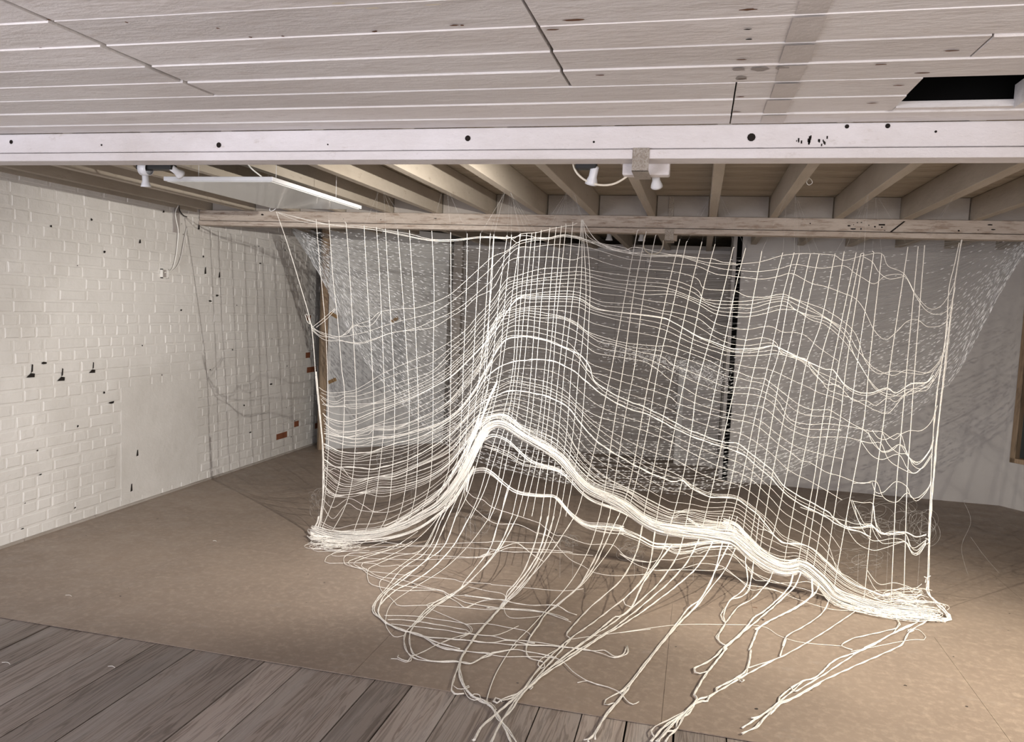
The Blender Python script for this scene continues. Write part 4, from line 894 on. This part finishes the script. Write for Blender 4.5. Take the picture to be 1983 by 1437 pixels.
# --- cords trailing over the floor
T = [
 ('14: 500,180 300,260 110,285 75,310 120,325 400,322 600,320', 1, .0016), ('14: 650,180 450,290 270,335 245,355 300,370 420,362 520,372 600,390 900,400 1200,400 1420,385 1600,385', 1, .0016),
 ('14: 760,230 500,310 300,335 200,380 185,420 230,435 500,430 660,440 700,462 800,460 860,450 900,462 1100,455', 1, .0016),
 ('14: 900,250 640,330 420,345 360,400 370,440 440,468 580,492', 2, .0016), ('14: 1050,140 800,300 600,350 420,410 400,430 450,465 600,510 680,518 1000,550 1390,585 1440,605 1720,625; 11: 250,632 500,655 900,690 1100,672', 1, .0018),
 ('14: 1000,230 900,280 600,370 470,420 455,445 520,480 600,540 760,600 880,640 1250,690 1320,740 1420,800 1480,845 1530,840 1600,800 1700,770', 2, .0017),
 ('0: 860,985; 14: 1150,110 950,280 700,400 540,430 525,460 600,510 700,560 900,590 1100,650 1280,690 1350,730 1500,735 1720,760; 11: 0,740 350,775 440,800', 1, .0017),
 ('0: 882,935 867,970; 14: 1250,20 1100,300 850,370 680,440 590,490 585,580 620,630 750,665 900,690 1130,685 1260,688 1340,725 1500,800 1720,840; 11: 200,850 600,865 800,910 985,980', 1, .0018),
 ('0: 885,930 868,968; 14: 1240,30 1100,290 900,450 750,560 700,600 695,650 720,700 780,740 840,800 890,830 1150,825 1450,845 1700,865; 11: 360,860 720,890 850,930 940,960', 1, .0018),
 ('0: 895,925 875,970; 14: 1270,30 1180,250 1080,370 900,490 740,690 690,740 630,840 640,900 690,940 760,1000', 2, .0018),
 ('0: 900,930 880,975; 14: 1320,30 1200,300 1080,450 900,570 720,730 650,830 650,890 720,960 800,1010 960,1070 1100,1120 1400,1140 1724,1175; 11: 400,1150 600,1190 860,1205 1000,1225', 2, .002),
 ('14: 1400,0 1290,280 1100,430 950,560 750,720 690,850 690,920 780,1000 900,1060 1050,1090 1200,1160 1440,1230', 3, .002),
 ('14: 1530,0 1380,270 1200,470 1000,610 840,690 720,800 680,870 700,930 770,1000 930,1065 1060,1090 1150,1150 1300,1230 1724,1275', 3, .0024),
 ('14: 1700,30 1520,270 1300,480 1050,640 850,770 780,850 750,960 760,1030 830,1115 920,1105', 1, .0018),
 ('14: 600,215 1000,270 1300,255 1500,245 1700,240; 11: 300,232 600,245 860,240', 1, .0017), ('14: 500,290 900,280 1400,290 1724,305; 11: 400,330 900,335 1000,350 1190,365', 2, .0017),
 ('14: 650,340 1000,350 1300,370 1600,380 1724,345; 11: 140,370 300,310 420,265 500,255 620,350 730,420', 2, .0017),
 ('11: 0,385 150,380 280,340 420,290 600,300 900,320 1000,335', 1, .0017),
 ('14: 740,920 1020,925 1200,950 1500,1000 1550,1070 1440,1130', 1, .0018), ('14: 770,960 1000,970 1500,1055 1530,1080 1300,1160 1050,1280 990,1300 960,1340 900,1330 860,1310 870,1290', 2, .0018),
 ('14: 1000,1260 985,1340 940,1352 900,1340 860,1322 800,1320', 1, .0018),
 ('14: 800,1000 1250,1050 1500,1090 1724,1110; 11: 400,1145 600,1160 860,1200 1000,1225 1200,1250 1300,1245 1390,1300 1470,1280 1500,1210', 2, .002),
 ('14: 1000,1080 1150,1120 1600,1160; 11: 0,1150 400,1190 700,1200 920,1215 1120,1235 1250,1270 1390,1310 1500,1280 1515,1230 1505,1200', 2, .002),
 ('14: 1100,1120 1250,1200 1500,1250 1724,1270; 11: 150,1260 350,1300 560,1300 800,1310 900,1340 1000,1437; 12: 1320,340 1440,410 1640,470 1740,520 1800,590 1860,630 1920,605', 1, .002),
 ('12: 1330,425 1430,408 1520,440 1640,472', 2, .0016),
 ('14: 1480,640 1300,760 1130,820 1150,850 1400,960 1490,1000 1540,1060 1480,1110', 1, .0017), ('11: 0,1000 200,995 400,1030 560,1060 610,1100', 1, .0018), ('11: 0,1080 270,1105 500,1015', 1, .0018),
 ('0: 985,940; 11: 330,0 240,280 140,430 0,600; 14: 1420,690 1180,820 1010,1000 940,1080 920,1170 960,1270 1050,1330 1200,1350 1480,1355 1540,1365 1620,1330 1724,1290; 11: 250,1270 450,1230 480,1190', 2, .0024),
 ('11: 440,0 330,260 200,440 0,650; 14: 1320,760 1150,870 1030,1000 975,1090 985,1230 1040,1300 1200,1345 1400,1345; 11: 60,1370 200,1290 450,1240 600,1260 850,1310', 2, .0024),
 ('11: 490,0 350,260 200,450 0,640; 14: 1350,750 1200,850 1050,990', 2, .002),
 ('11: 0,730 200,765 350,775 440,800 600,825 830,825 900,850 960,890 1040,915', 3, .0018), ('11: 0,800 200,835 500,870 720,885 850,915 960,960', 2, .0018), ('11: 0,850 150,790 300,770 370,790', 1, .0018), ('11: 30,650 200,690 370,730 365,860 420,938 600,938 720,920', 1, .0016),
 ('11: 710,0 650,250 560,480 480,610 390,710 370,800 250,940 150,1050 80,1130 0,1270; 12: 230,150 150,370 120,500 150,530 240,530', 2, .0024),
 ('11: 775,0 700,300 600,480 480,640 380,760 300,880 170,1020 60,1170 0,1260; 12: 200,220 190,320 240,460 330,560 440,600 540,700 600,800 650,900 690,990 720,1060', 3, .0028),
 ('11: 825,0 750,250 620,500 480,680 370,800 250,945 120,1090 40,1200; 12: 210,200 210,350 270,500 400,600 500,650 560,760 640,840 700,930 740,1000', 2, .0026),
 ('11: 880,0 800,230 640,520 500,700 380,800', 1, .0022), ('11: 1020,0 860,250 720,440 600,570 400,790 300,890', 2, .0022),
 ('11: 1250,0 1170,260 1050,500 940,660 800,820 720,910 600,1040 480,1160 400,1270 300,1437; 12: 500,450 460,590 470,640', 1, .0024),
 ('11: 1340,0 1260,270 1150,500 1040,670 870,820 740,920 680,1020 620,1100 580,1180 570,1260 610,1320 720,1350', 2, .0023),
 ('12: 960,215 1010,230 1015,270 980,285 950,250 960,215 1000,180 1120,110 1200,60', 1, .0022),
 ('11: 1425,0 1290,280 1190,480 1050,660 880,800 750,910 690,1000 600,1130 590,1170 650,1180', 2, .0023), ('11: 1505,0 1370,270 1200,500 1080,640 900,780 760,900', 1, .0023),
 ('11: 1660,0 1600,310 1480,550 1370,670 1150,860 950,1080 945,1110 980,1135 890,1250 720,1437; 12: 880,440 790,500 700,570 600,600', 2, .0023),
 ('10: 400,0 365,250 330,480 260,650 100,840 0,920; 11: 1200,980 980,1135 880,1220 700,1400; 12: 800,500 720,540 600,590 560,620 525,600 545,570 590,590 600,610', 2, .0023),
 ('10: 565,0 480,310 410,460 300,610 200,740 100,830 40,900 60,945 130,970', 1, .0023),
 ('10: 565,300 410,500 250,720 130,970 0,1075; 11: 1400,930 1180,1110 1000,1240 800,1400; 12: 900,440 780,540 600,680 400,860 380,900 330,985', 3, .0026),
 ('10: 725,0 660,310 590,470 450,680 250,880 0,1090; 11: 1180,1120 900,1320; 12: 860,460 790,520 560,710 400,860 340,980', 2, .0024),
 ('10: 915,0 840,260 700,520 450,780 0,1150; 11: 1250,1120 900,1340; 12: 1000,340 760,570 700,640 600,800 500,990 480,1040', 2, .0026),
 ('10: 1060,0 985,290 870,490 700,670 300,980 0,1180; 11: 1250,1130 1000,1300; 12: 1080,300 900,430 780,560 700,680 610,780 520,960 490,1040', 3, .0024),
 ('10: 1180,0 1100,280 1040,520 990,660 930,780 850,900 740,980 600,1160 380,1437; 13: 270,280 100,500 0,600; 12: 1800,480 1700,620 1600,730 1480,940 1390,975', 3, .0026),
 ('10: 1260,0 1170,290 1020,590 970,720 850,910 780,1000 620,1160 390,1437; 13: 280,290 110,510; 12: 1820,480 1690,640 1590,760 1480,930 1430,970 1440,1010', 3, .0024),
 ('10: 1240,340 1130,570 950,800 830,960 640,1150 400,1430; 13: 290,280 105,510; 12: 1740,510 1600,590 1590,630 1630,635 1690,620 1600,730 1500,930 1500,970', 2, .0022),
 ('10: 1350,430 1345,500 1365,620 1365,720 1290,820 1200,880 1150,950 1110,1080 1130,1150 1060,1270 1060,1330 1100,1370 1160,1390', 2, .0024),
 ('10: 1495,0 1430,500 1410,650 1380,790 1310,860 1200,890 1150,960 1080,1060 1100,1110 1130,1150 1060,1260 1035,1290 1060,1340 1140,1390', 2, .0024),
 ('10: 1640,590 1600,690 1500,810 1400,900 1270,970 1130,1150 1060,1260 1060,1330 1110,1380', 2, .0022),
 ('8: 590,540 560,660 480,760 330,890 260,930 200,1010 110,1100 0,1190; 13: 1180,90 1100,200 970,360 860,530 815,620 850,670 700,820 500,960 340,1130', 3, .0028),
 ('8: 660,540 600,670 480,790 320,930 200,1030 60,1150 0,1200; 13: 1180,80 1120,120 1050,200 900,290 820,330 830,370 880,385 960,365', 2, .0028),
 ('8: 740,600 745,730 700,790 600,860 450,930 310,1010 260,1110 220,1207; 13: 1440,120 1410,300 1370,370 1250,450 1060,550 1060,590 980,640 960,690 860,700 640,870 500,1040 400,1133', 3, .0028),
 ('8: 800,660 760,740 600,850 430,940 310,1010 270,1030 290,1040', 2, .0024), ('8: 890,770 860,850 790,930 650,1020 530,1090 500,1180; 13: 1830,0 1800,80 1760,190', 2, .0022),
 ('8: 1180,830 1000,950 850,1050 600,1200; 13: 1700,230 1410,320', 2, .0022), ('13: 1700,230 1400,390 1060,590 960,640 850,680 700,850 560,950 450,1080 430,1133', 3, .0026),
 ('13: 1400,330 1390,390 1300,440 1340,480 1365,460 1330,440', 2, .0022),
 ('8: 1400,900 1430,930 1470,970 1450,1020 1200,1080 1080,1110 990,1165 1080,1200', 2, .002), ('8: 1470,970 1450,1020 1390,1080 1180,1180', 1, .002),
 ('8: 1660,930 1590,990 1390,1080 1200,1190; 15: 1180,650 1080,740 990,770 880,850 870,880 780,950 670,1020', 3, .0024),
 ('8: 1780,880 1720,950 1560,1050 1500,1150 1400,1207; 15: 1270,690 1100,770 960,850 880,885 800,960 740,1020', 2, .0024),
 ('8: 1600,980 1500,1020 1300,1130 1150,1207; 15: 1100,740 960,820 940,800 1000,770 860,890 760,960 720,965', 2, .0022),
 ('15: 1100,775 950,860 880,890 820,950 850,920 790,970 760,1010 670,1052', 3, .0022), ('15: 1580,480 1640,480 1680,520 1670,535 1570,540 1270,600', 1, .0016), ('15: 1580,490 1600,470 1615,485 1590,495', 1, .002),
 ('13: 850,670 740,780 560,880 380,970 345,1010 360,1050 380,1080', 2, .0018), ('13: 800,760 700,860 620,1000 520,1020 450,1100 420,1133', 2, .0024), ('13: 820,720 760,820 640,900 620,1000 540,1070 500,1133', 3, .0022), ('13: 0,600 60,540 40,620 100,700 150,720 210,690', 1, .0022),
 ('12: 130,440 180,480 250,480 290,465 285,450 260,460', 1, .0018), ('12: 240,490 280,560 340,590 400,570 390,540 340,530 300,550', 1, .0018), ('12: 440,600 500,620 530,650 550,680 530,690', 1, .002), ('12: 880,440 900,470 880,490 860,480 900,450', 2, .0022),
 ('12: 390,880 360,920 350,960 320,975', 3, .0020),
]
for i, (s, ply, r) in enumerate(T):
    cord('trailing_cord' if i < 96 else 'trailing_cord', px(s), r*0.92, ply=ply, n=5, lift=0.004+0.0012*(i % 4))
# --- corner tangles
def tangle(name, cx_, cy_, sx, sy, n, r, seed, parent=net, material=None, loops=1, depth=0.05, stuff=False, base=None):
    rn = random.Random(seed); f = MB()
    for k in range(n):
        P = []; a = rn.uniform(0, 6.28); ox = rn.uniform(-1, 1); oy = rn.uniform(-1, 1); rr = rn.uniform(0.2, 0.6); tw = rn.uniform(3, 7)*rn.choice((-1, 1)); dz = rn.uniform(-1, 1)
        for i in range(22):
            t = i/21; an = a+tw*t
            x = cx_+sx*(ox*0.6+rr*math.cos(an)+0.3*(t-.5)); y = cy_+sy*(oy*0.6+rr*math.sin(an))
            if base is None: q = surf(x, y, 0.005+0.01*abs(dz)); q = q+Vector((0, depth*0.3*math.sin(an+dz), 0))
            else:
                q = on(x, y, 1, base+depth*math.sin(an*1.3+dz))
                if q.z < 0.004: q = on(x, y, 2, 0.004+0.01*R_())
            P.append(q)
        f.tube(smooth([tuple(p) for p in P], 0.012), r, 3)
        if base and k < 2: f.tube([P[-1], (P[-1].x+0.01, P[-1].y, 0.0035)], r, 3)
    o = f.build(name, material or M['cord'], parent)
    return o
tangle('corner_knot', 618, 1034, 20, 13, 60, 0.0015, 1)
tangle('corner_knot', 650, 1055, 50, 12, 40, 0.0014, 2)
tangle('corner_knot', 1775, 1180, 55, 18, 46, 0.0016, 3)
tangle('corner_knot', 1740, 1160, 60, 22, 24, 0.0014, 4)
cord('corner_knot', px('14: 130,0 115,60 80,120 60,150 75,180 130,190 230,190'), 0.005, ply=6, n=5)
for s in ('8: 1200,530 1300,650 1430,640 1540,670 1600,690 1660,650', '8: 1210,580 1280,700 1380,730 1440,700 1540,680 1600,740 1660,700', '8: 1210,700 1300,780 1400,800 1480,730 1600,800 1660,760 1700,800',
          '8: 1240,150 1280,190 1330,230 1430,210 1525,235 1560,330 1600,350 1660,310 1700,280', '8: 1050,170 1130,190 1230,175 1290,200 1380,245 1430,230 1525,235 1570,340 1620,370 1690,300',
          '8: 1100,0 1130,120 1220,270 1300,290 1430,270 1525,300 1570,380 1620,390 1690,310', '8: 1050,0 1030,150 1080,260 1150,330 1260,370 1370,345 1525,300 1580,400 1640,400 1695,310', '8: 1260,0 1280,170 1330,220 1430,240 1520,230',
          '8: 1240,160 1270,240 1330,310 1430,305 1520,300 1560,360 1620,400 1695,320',
          '7: 540,560 570,640 640,710 700,710 780,660 830,690 870,770 920,820 980,780 1040,690 1060,620', '7: 570,545 620,610 680,620 740,590 800,580 850,740 900,800 960,790 1040,690', '7: 480,630 560,740 650,780 780,740 850,850 910,890 980,830 1050,720', '7: 650,560 700,660 780,730 850,740 900,830 970,850 1050,740',
          '7: 480,630 560,650 640,650 700,780 800,850 900,890 960,850', '7: 570,960 600,1040 660,1040 760,955 850,1000 880,1080 940,1080 1020,1000 1040,930', '7: 580,1060 650,1075', '7: 420,970 480,965 560,965', '7: 575,1130 600,1280 640,1350', '7: 420,1110 500,1125 575,1130 590,1250 620,1360', '7: 400,1100 470,1280 560,1320', '7: 410,1100 450,1180 510,1290 560,1290 640,1400', '7: 0,1160 250,1240 370,1270 430,1290 560,1300'):
    cord('cross_cord', px(s), 0.0014)
cord('corner_knot', px('8: 1690,270 1710,280 1720,300 1705,320 1690,310 1695,285'), 0.0018, ply=2)
cord('corner_knot', px('8: 1680,590 1700,600 1730,585 1700,600 1690,640'), 0.0025, ply=2)
cord('corner_knot', px('1: 60,960 50,940 70,935 90,990 100,1030 75,1010 60,960'), 0.0016, ply=2)

# ================================================================ clear fishing-line net further back
YF = 6.05
lowb = yofx([(560, 440), (600, 500), (620, 535), (660, 610), (700, 690), (760, 762), (850, 850), (950, 900), (1100, 936), (1300, 952), (1400, 946), (1500, 925), (1600, 885), (1700, 840), (1790, 785), (1850, 730), (1900, 640), (1950, 545), (2000, 470), (2060, 400)])
upb = yofx([(560, 436), (700, 452), (900, 472), (1100, 490), (1300, 498), (1500, 494), (1700, 480), (1850, 465), (2000, 440), (2060, 395)])
fn_root = empty('fishing_line_net', (-0.2, YF, 0)); tag(fn_root, 'sagging sheet of clear fishing lines with kinks and painted white glints, hung behind the white net', 'line net')
rest = MB(); NS = 150
for k in range(NS):
    u = (k+0.5)/NS; u = 1-(1-u)**1.35 if k % 3 else u; g0 = u; s = U(0, 50); dY = U(-0.10, 0.10); P = []; XS = []
    x = 566+U(0, 18) if u > .25 else U(566, 760); xe = 2040-U(0, 30)
    while x < xe:
        g = g0+0.025*noise.noise(Vector((x/140.0, s, 0))); e = min(1, (x-560)/160, (2060-x)/150)
        y = upb(x)*(1-g)+lowb(x)*g+1.2*noise.noise(Vector((x/22.0, s, 2)))
        P.append(on(x, y, 1, YF+dY*max(0, e)+0.03*noise.noise(Vector((x/120.0, s, 5)))).to_tuple()); XS.append((x, y)); x += 16
    f = rest if k >= 100 else MB()
    f.tube(P, 0.00075, 3, 0)
    i = 1
    while i < len(P)-2:
        x, y = XS[i]
        dens = 0.75 if x < 900 else (0.62 if g0 > 0.45 else 0.34)
        if x > 1650 and g0 < 0.35: dens = 0.08
        if 900 < x < 1400 and g0 < 0.55: dens = 0.16
        if y > 860: dens = 1.0
        if R_() < dens:
            a = Vector(P[i]); b = Vector(P[i+1]); t0 = U(0, 0.5); t1 = t0+U(0.22, 0.5)
            tw = Vector((0, 0, U(-0.002, 0.002))); f.tube([a.lerp(b, t0), a.lerp(b, (t0+t1)/2)+tw, a.lerp(b, t1)], [0.0006, U(0.0022, 0.0042), 0.0006], 4, 1)
        i += 1
    if k < 100: f.build('line_strand', [M['line'], M['line_glint']], fn_root)
o = rest.build('line_strands', [M['line'], M['line_glint']], fn_root); o['kind'] = 'stuff'
# cluster of kinks with painted white glints in the middle and upright threads with small knots
f = MB()
for _ in range(560):
    t = R_(); x = 1175+t*230+random.gauss(0, 14); y = 672+t*62+random.gauss(0, 11); p = on(x, y, 1, YF+U(-.05, .05)); d = Vector((U(-1, 1), 0, U(-.5, .5)))*0.014
    f.tube([p-d, p+d*0.2+Vector((0, 0, U(-.004, .004))), p+d], 0.0021, 3)
f.build('kink_glint_cluster', M['line_glint'], fn_root)['kind'] = 'stuff'
f = MB()
for (x, y0, y1) in ((1180, 750, 930), (1242, 720, 870), (1272, 700, 900), (1140, 700, 830), (985, 470, 640), (1083, 440, 660), (1022, 470, 690), (1460, 720, 900), (730, 880, 960), (690, 800, 900), (800, 790, 960), (855, 770, 930)):
    P = []; n = 14
    for i in range(n+1): P.append(on(x+5*noise.noise(Vector((i*.4, x, 0))), y0+(y1-y0)*i/n, 1, YF-0.2+U(-.004, .004)).to_tuple())
    f.tube(P, 0.0005, 3, 0)
    for i in range(n):
        p = Vector(P[i]); f.tube([p, p+Vector((U(.004, .012), 0, U(-.004, .004)))], 0.0016, 3, 1)
f.build('hanging_thread', [M['line'], M['line_glint']], fn_root)['kind'] = 'stuff'
# support threads from the sheet's two gathering points to the joists
f = MB()
for (a, b) in ((566, 438), (600, 440), (2035, 420)):
    p = on(a, b, 1, YF); jn = min(jx, key=lambda j: abs(j-p.x)); f.tube([p, (jn, p.y, max(ZT-0.0006, p.z+0.001) if p.z < ZT else ZT-0.0006)], 0.0008, 3)
f.build('support_thread', M['line'], fn_root)

# curly offcuts of fishing line on and near the floor
tg = [(785, 880, 62, 48, 16, 4.9, 'curly tangle of clear line near the floor behind the left part of the net'), (612, 975, 26, 32, 14, 4.55, 'small curly tangle of clear line beside the net\'s left corner'),
      (1102, 1045, 26, 18, 16, 4.35, 'round coil of clear line on the floor under the net\'s middle'), (1222, 1064, 30, 20, 18, 4.35, 'larger round coil of clear line on the floor, right of the middle coil'),
      (1345, 1062, 40, 16, 12, 4.5, 'flat tangle of clear line under the thick bundle, right of the coils'), (1690, 1005, 75, 42, 20, 4.9, 'wide curly tangle of clear line behind the net\'s right part'), (1770, 1010, 55, 50, 16, 4.75, 'curly tangle of clear line next to the net\'s right side rope'),
      (1650, 1090, 70, 30, 16, 4.7, 'low tangle of clear line behind the net\'s lower right corner'), (930, 1000, 45, 45, 10, 4.6, 'thin curly clear line below the bend of the thick bundle')]
for i, (a, b, c, d, n, Yb, lb) in enumerate(tg):
    o = tangle('line_tangle', a, b, c, d, n, 0.0006, 20+i, None, M['hair2'] if 'hair2' in M else M['hair'], 1, 0.12, True, Yb); tag(o, lb, 'line tangle')
# loose hanging strands at right
for spec, lb in (('0: 1875,1115 1862,1060 1880,1010 1866,970 1872,968', 'thin clear line standing in a long S on the floor, right of the net'), ('0: 1880,1040 1905,1075 1935,1110', 'faint clear line end lying on the floor right of the S-shaped line')):
    q = smooth(px(spec), 6); P = [on(a, b, 1, 5.2) for a, b in q]; P = [p if p.z > 0.003 else on(x, y, 2, 0.003) for p, (x, y) in zip(P, q)]
    f = MB(); f.tube(P, 0.0006, 3); tag(f.build('loose_line', M['hair']), lb, 'line')

# small debris
def debris(a, b, label, m, L=0.03):
    p = on(a, b, 2, 0.001 if on(a, b, 2, 0).y > YW else -0.004); f = MB(); f.tube(smooth([tuple(p+Vector((-L, 0, 0.001))), tuple(p+Vector((0, L*0.3, 0.002))), tuple(p+Vector((L, -L*0.1, 0.001)))], 0.006), 0.0013, 4)
    tag(f.build('cord_scrap' if m is M['cord'] else 'wood_chip', m), label, 'scrap')
debris(133, 1154, 'short white cord scrap on the hardboard near the brick wall', M['cord'], 0.02)
debris(12, 1285, 'white cord scrap on the planks at the left edge', M['cord'], 0.022)
debris(216, 1292, 'white cord scrap on the planks right of the edge one', M['cord'], 0.018)
debris(416, 1048, 'tiny white cord scrap on the hardboard left of the net', M['cord'], 0.014)
debris(1462, 1177, 'small brown chip on the lit hardboard below the net', M['rust'], 0.012)
debris(1753, 1328, 'small dark chip on the lit hardboard, lower right', M['cavity'], 0.006)
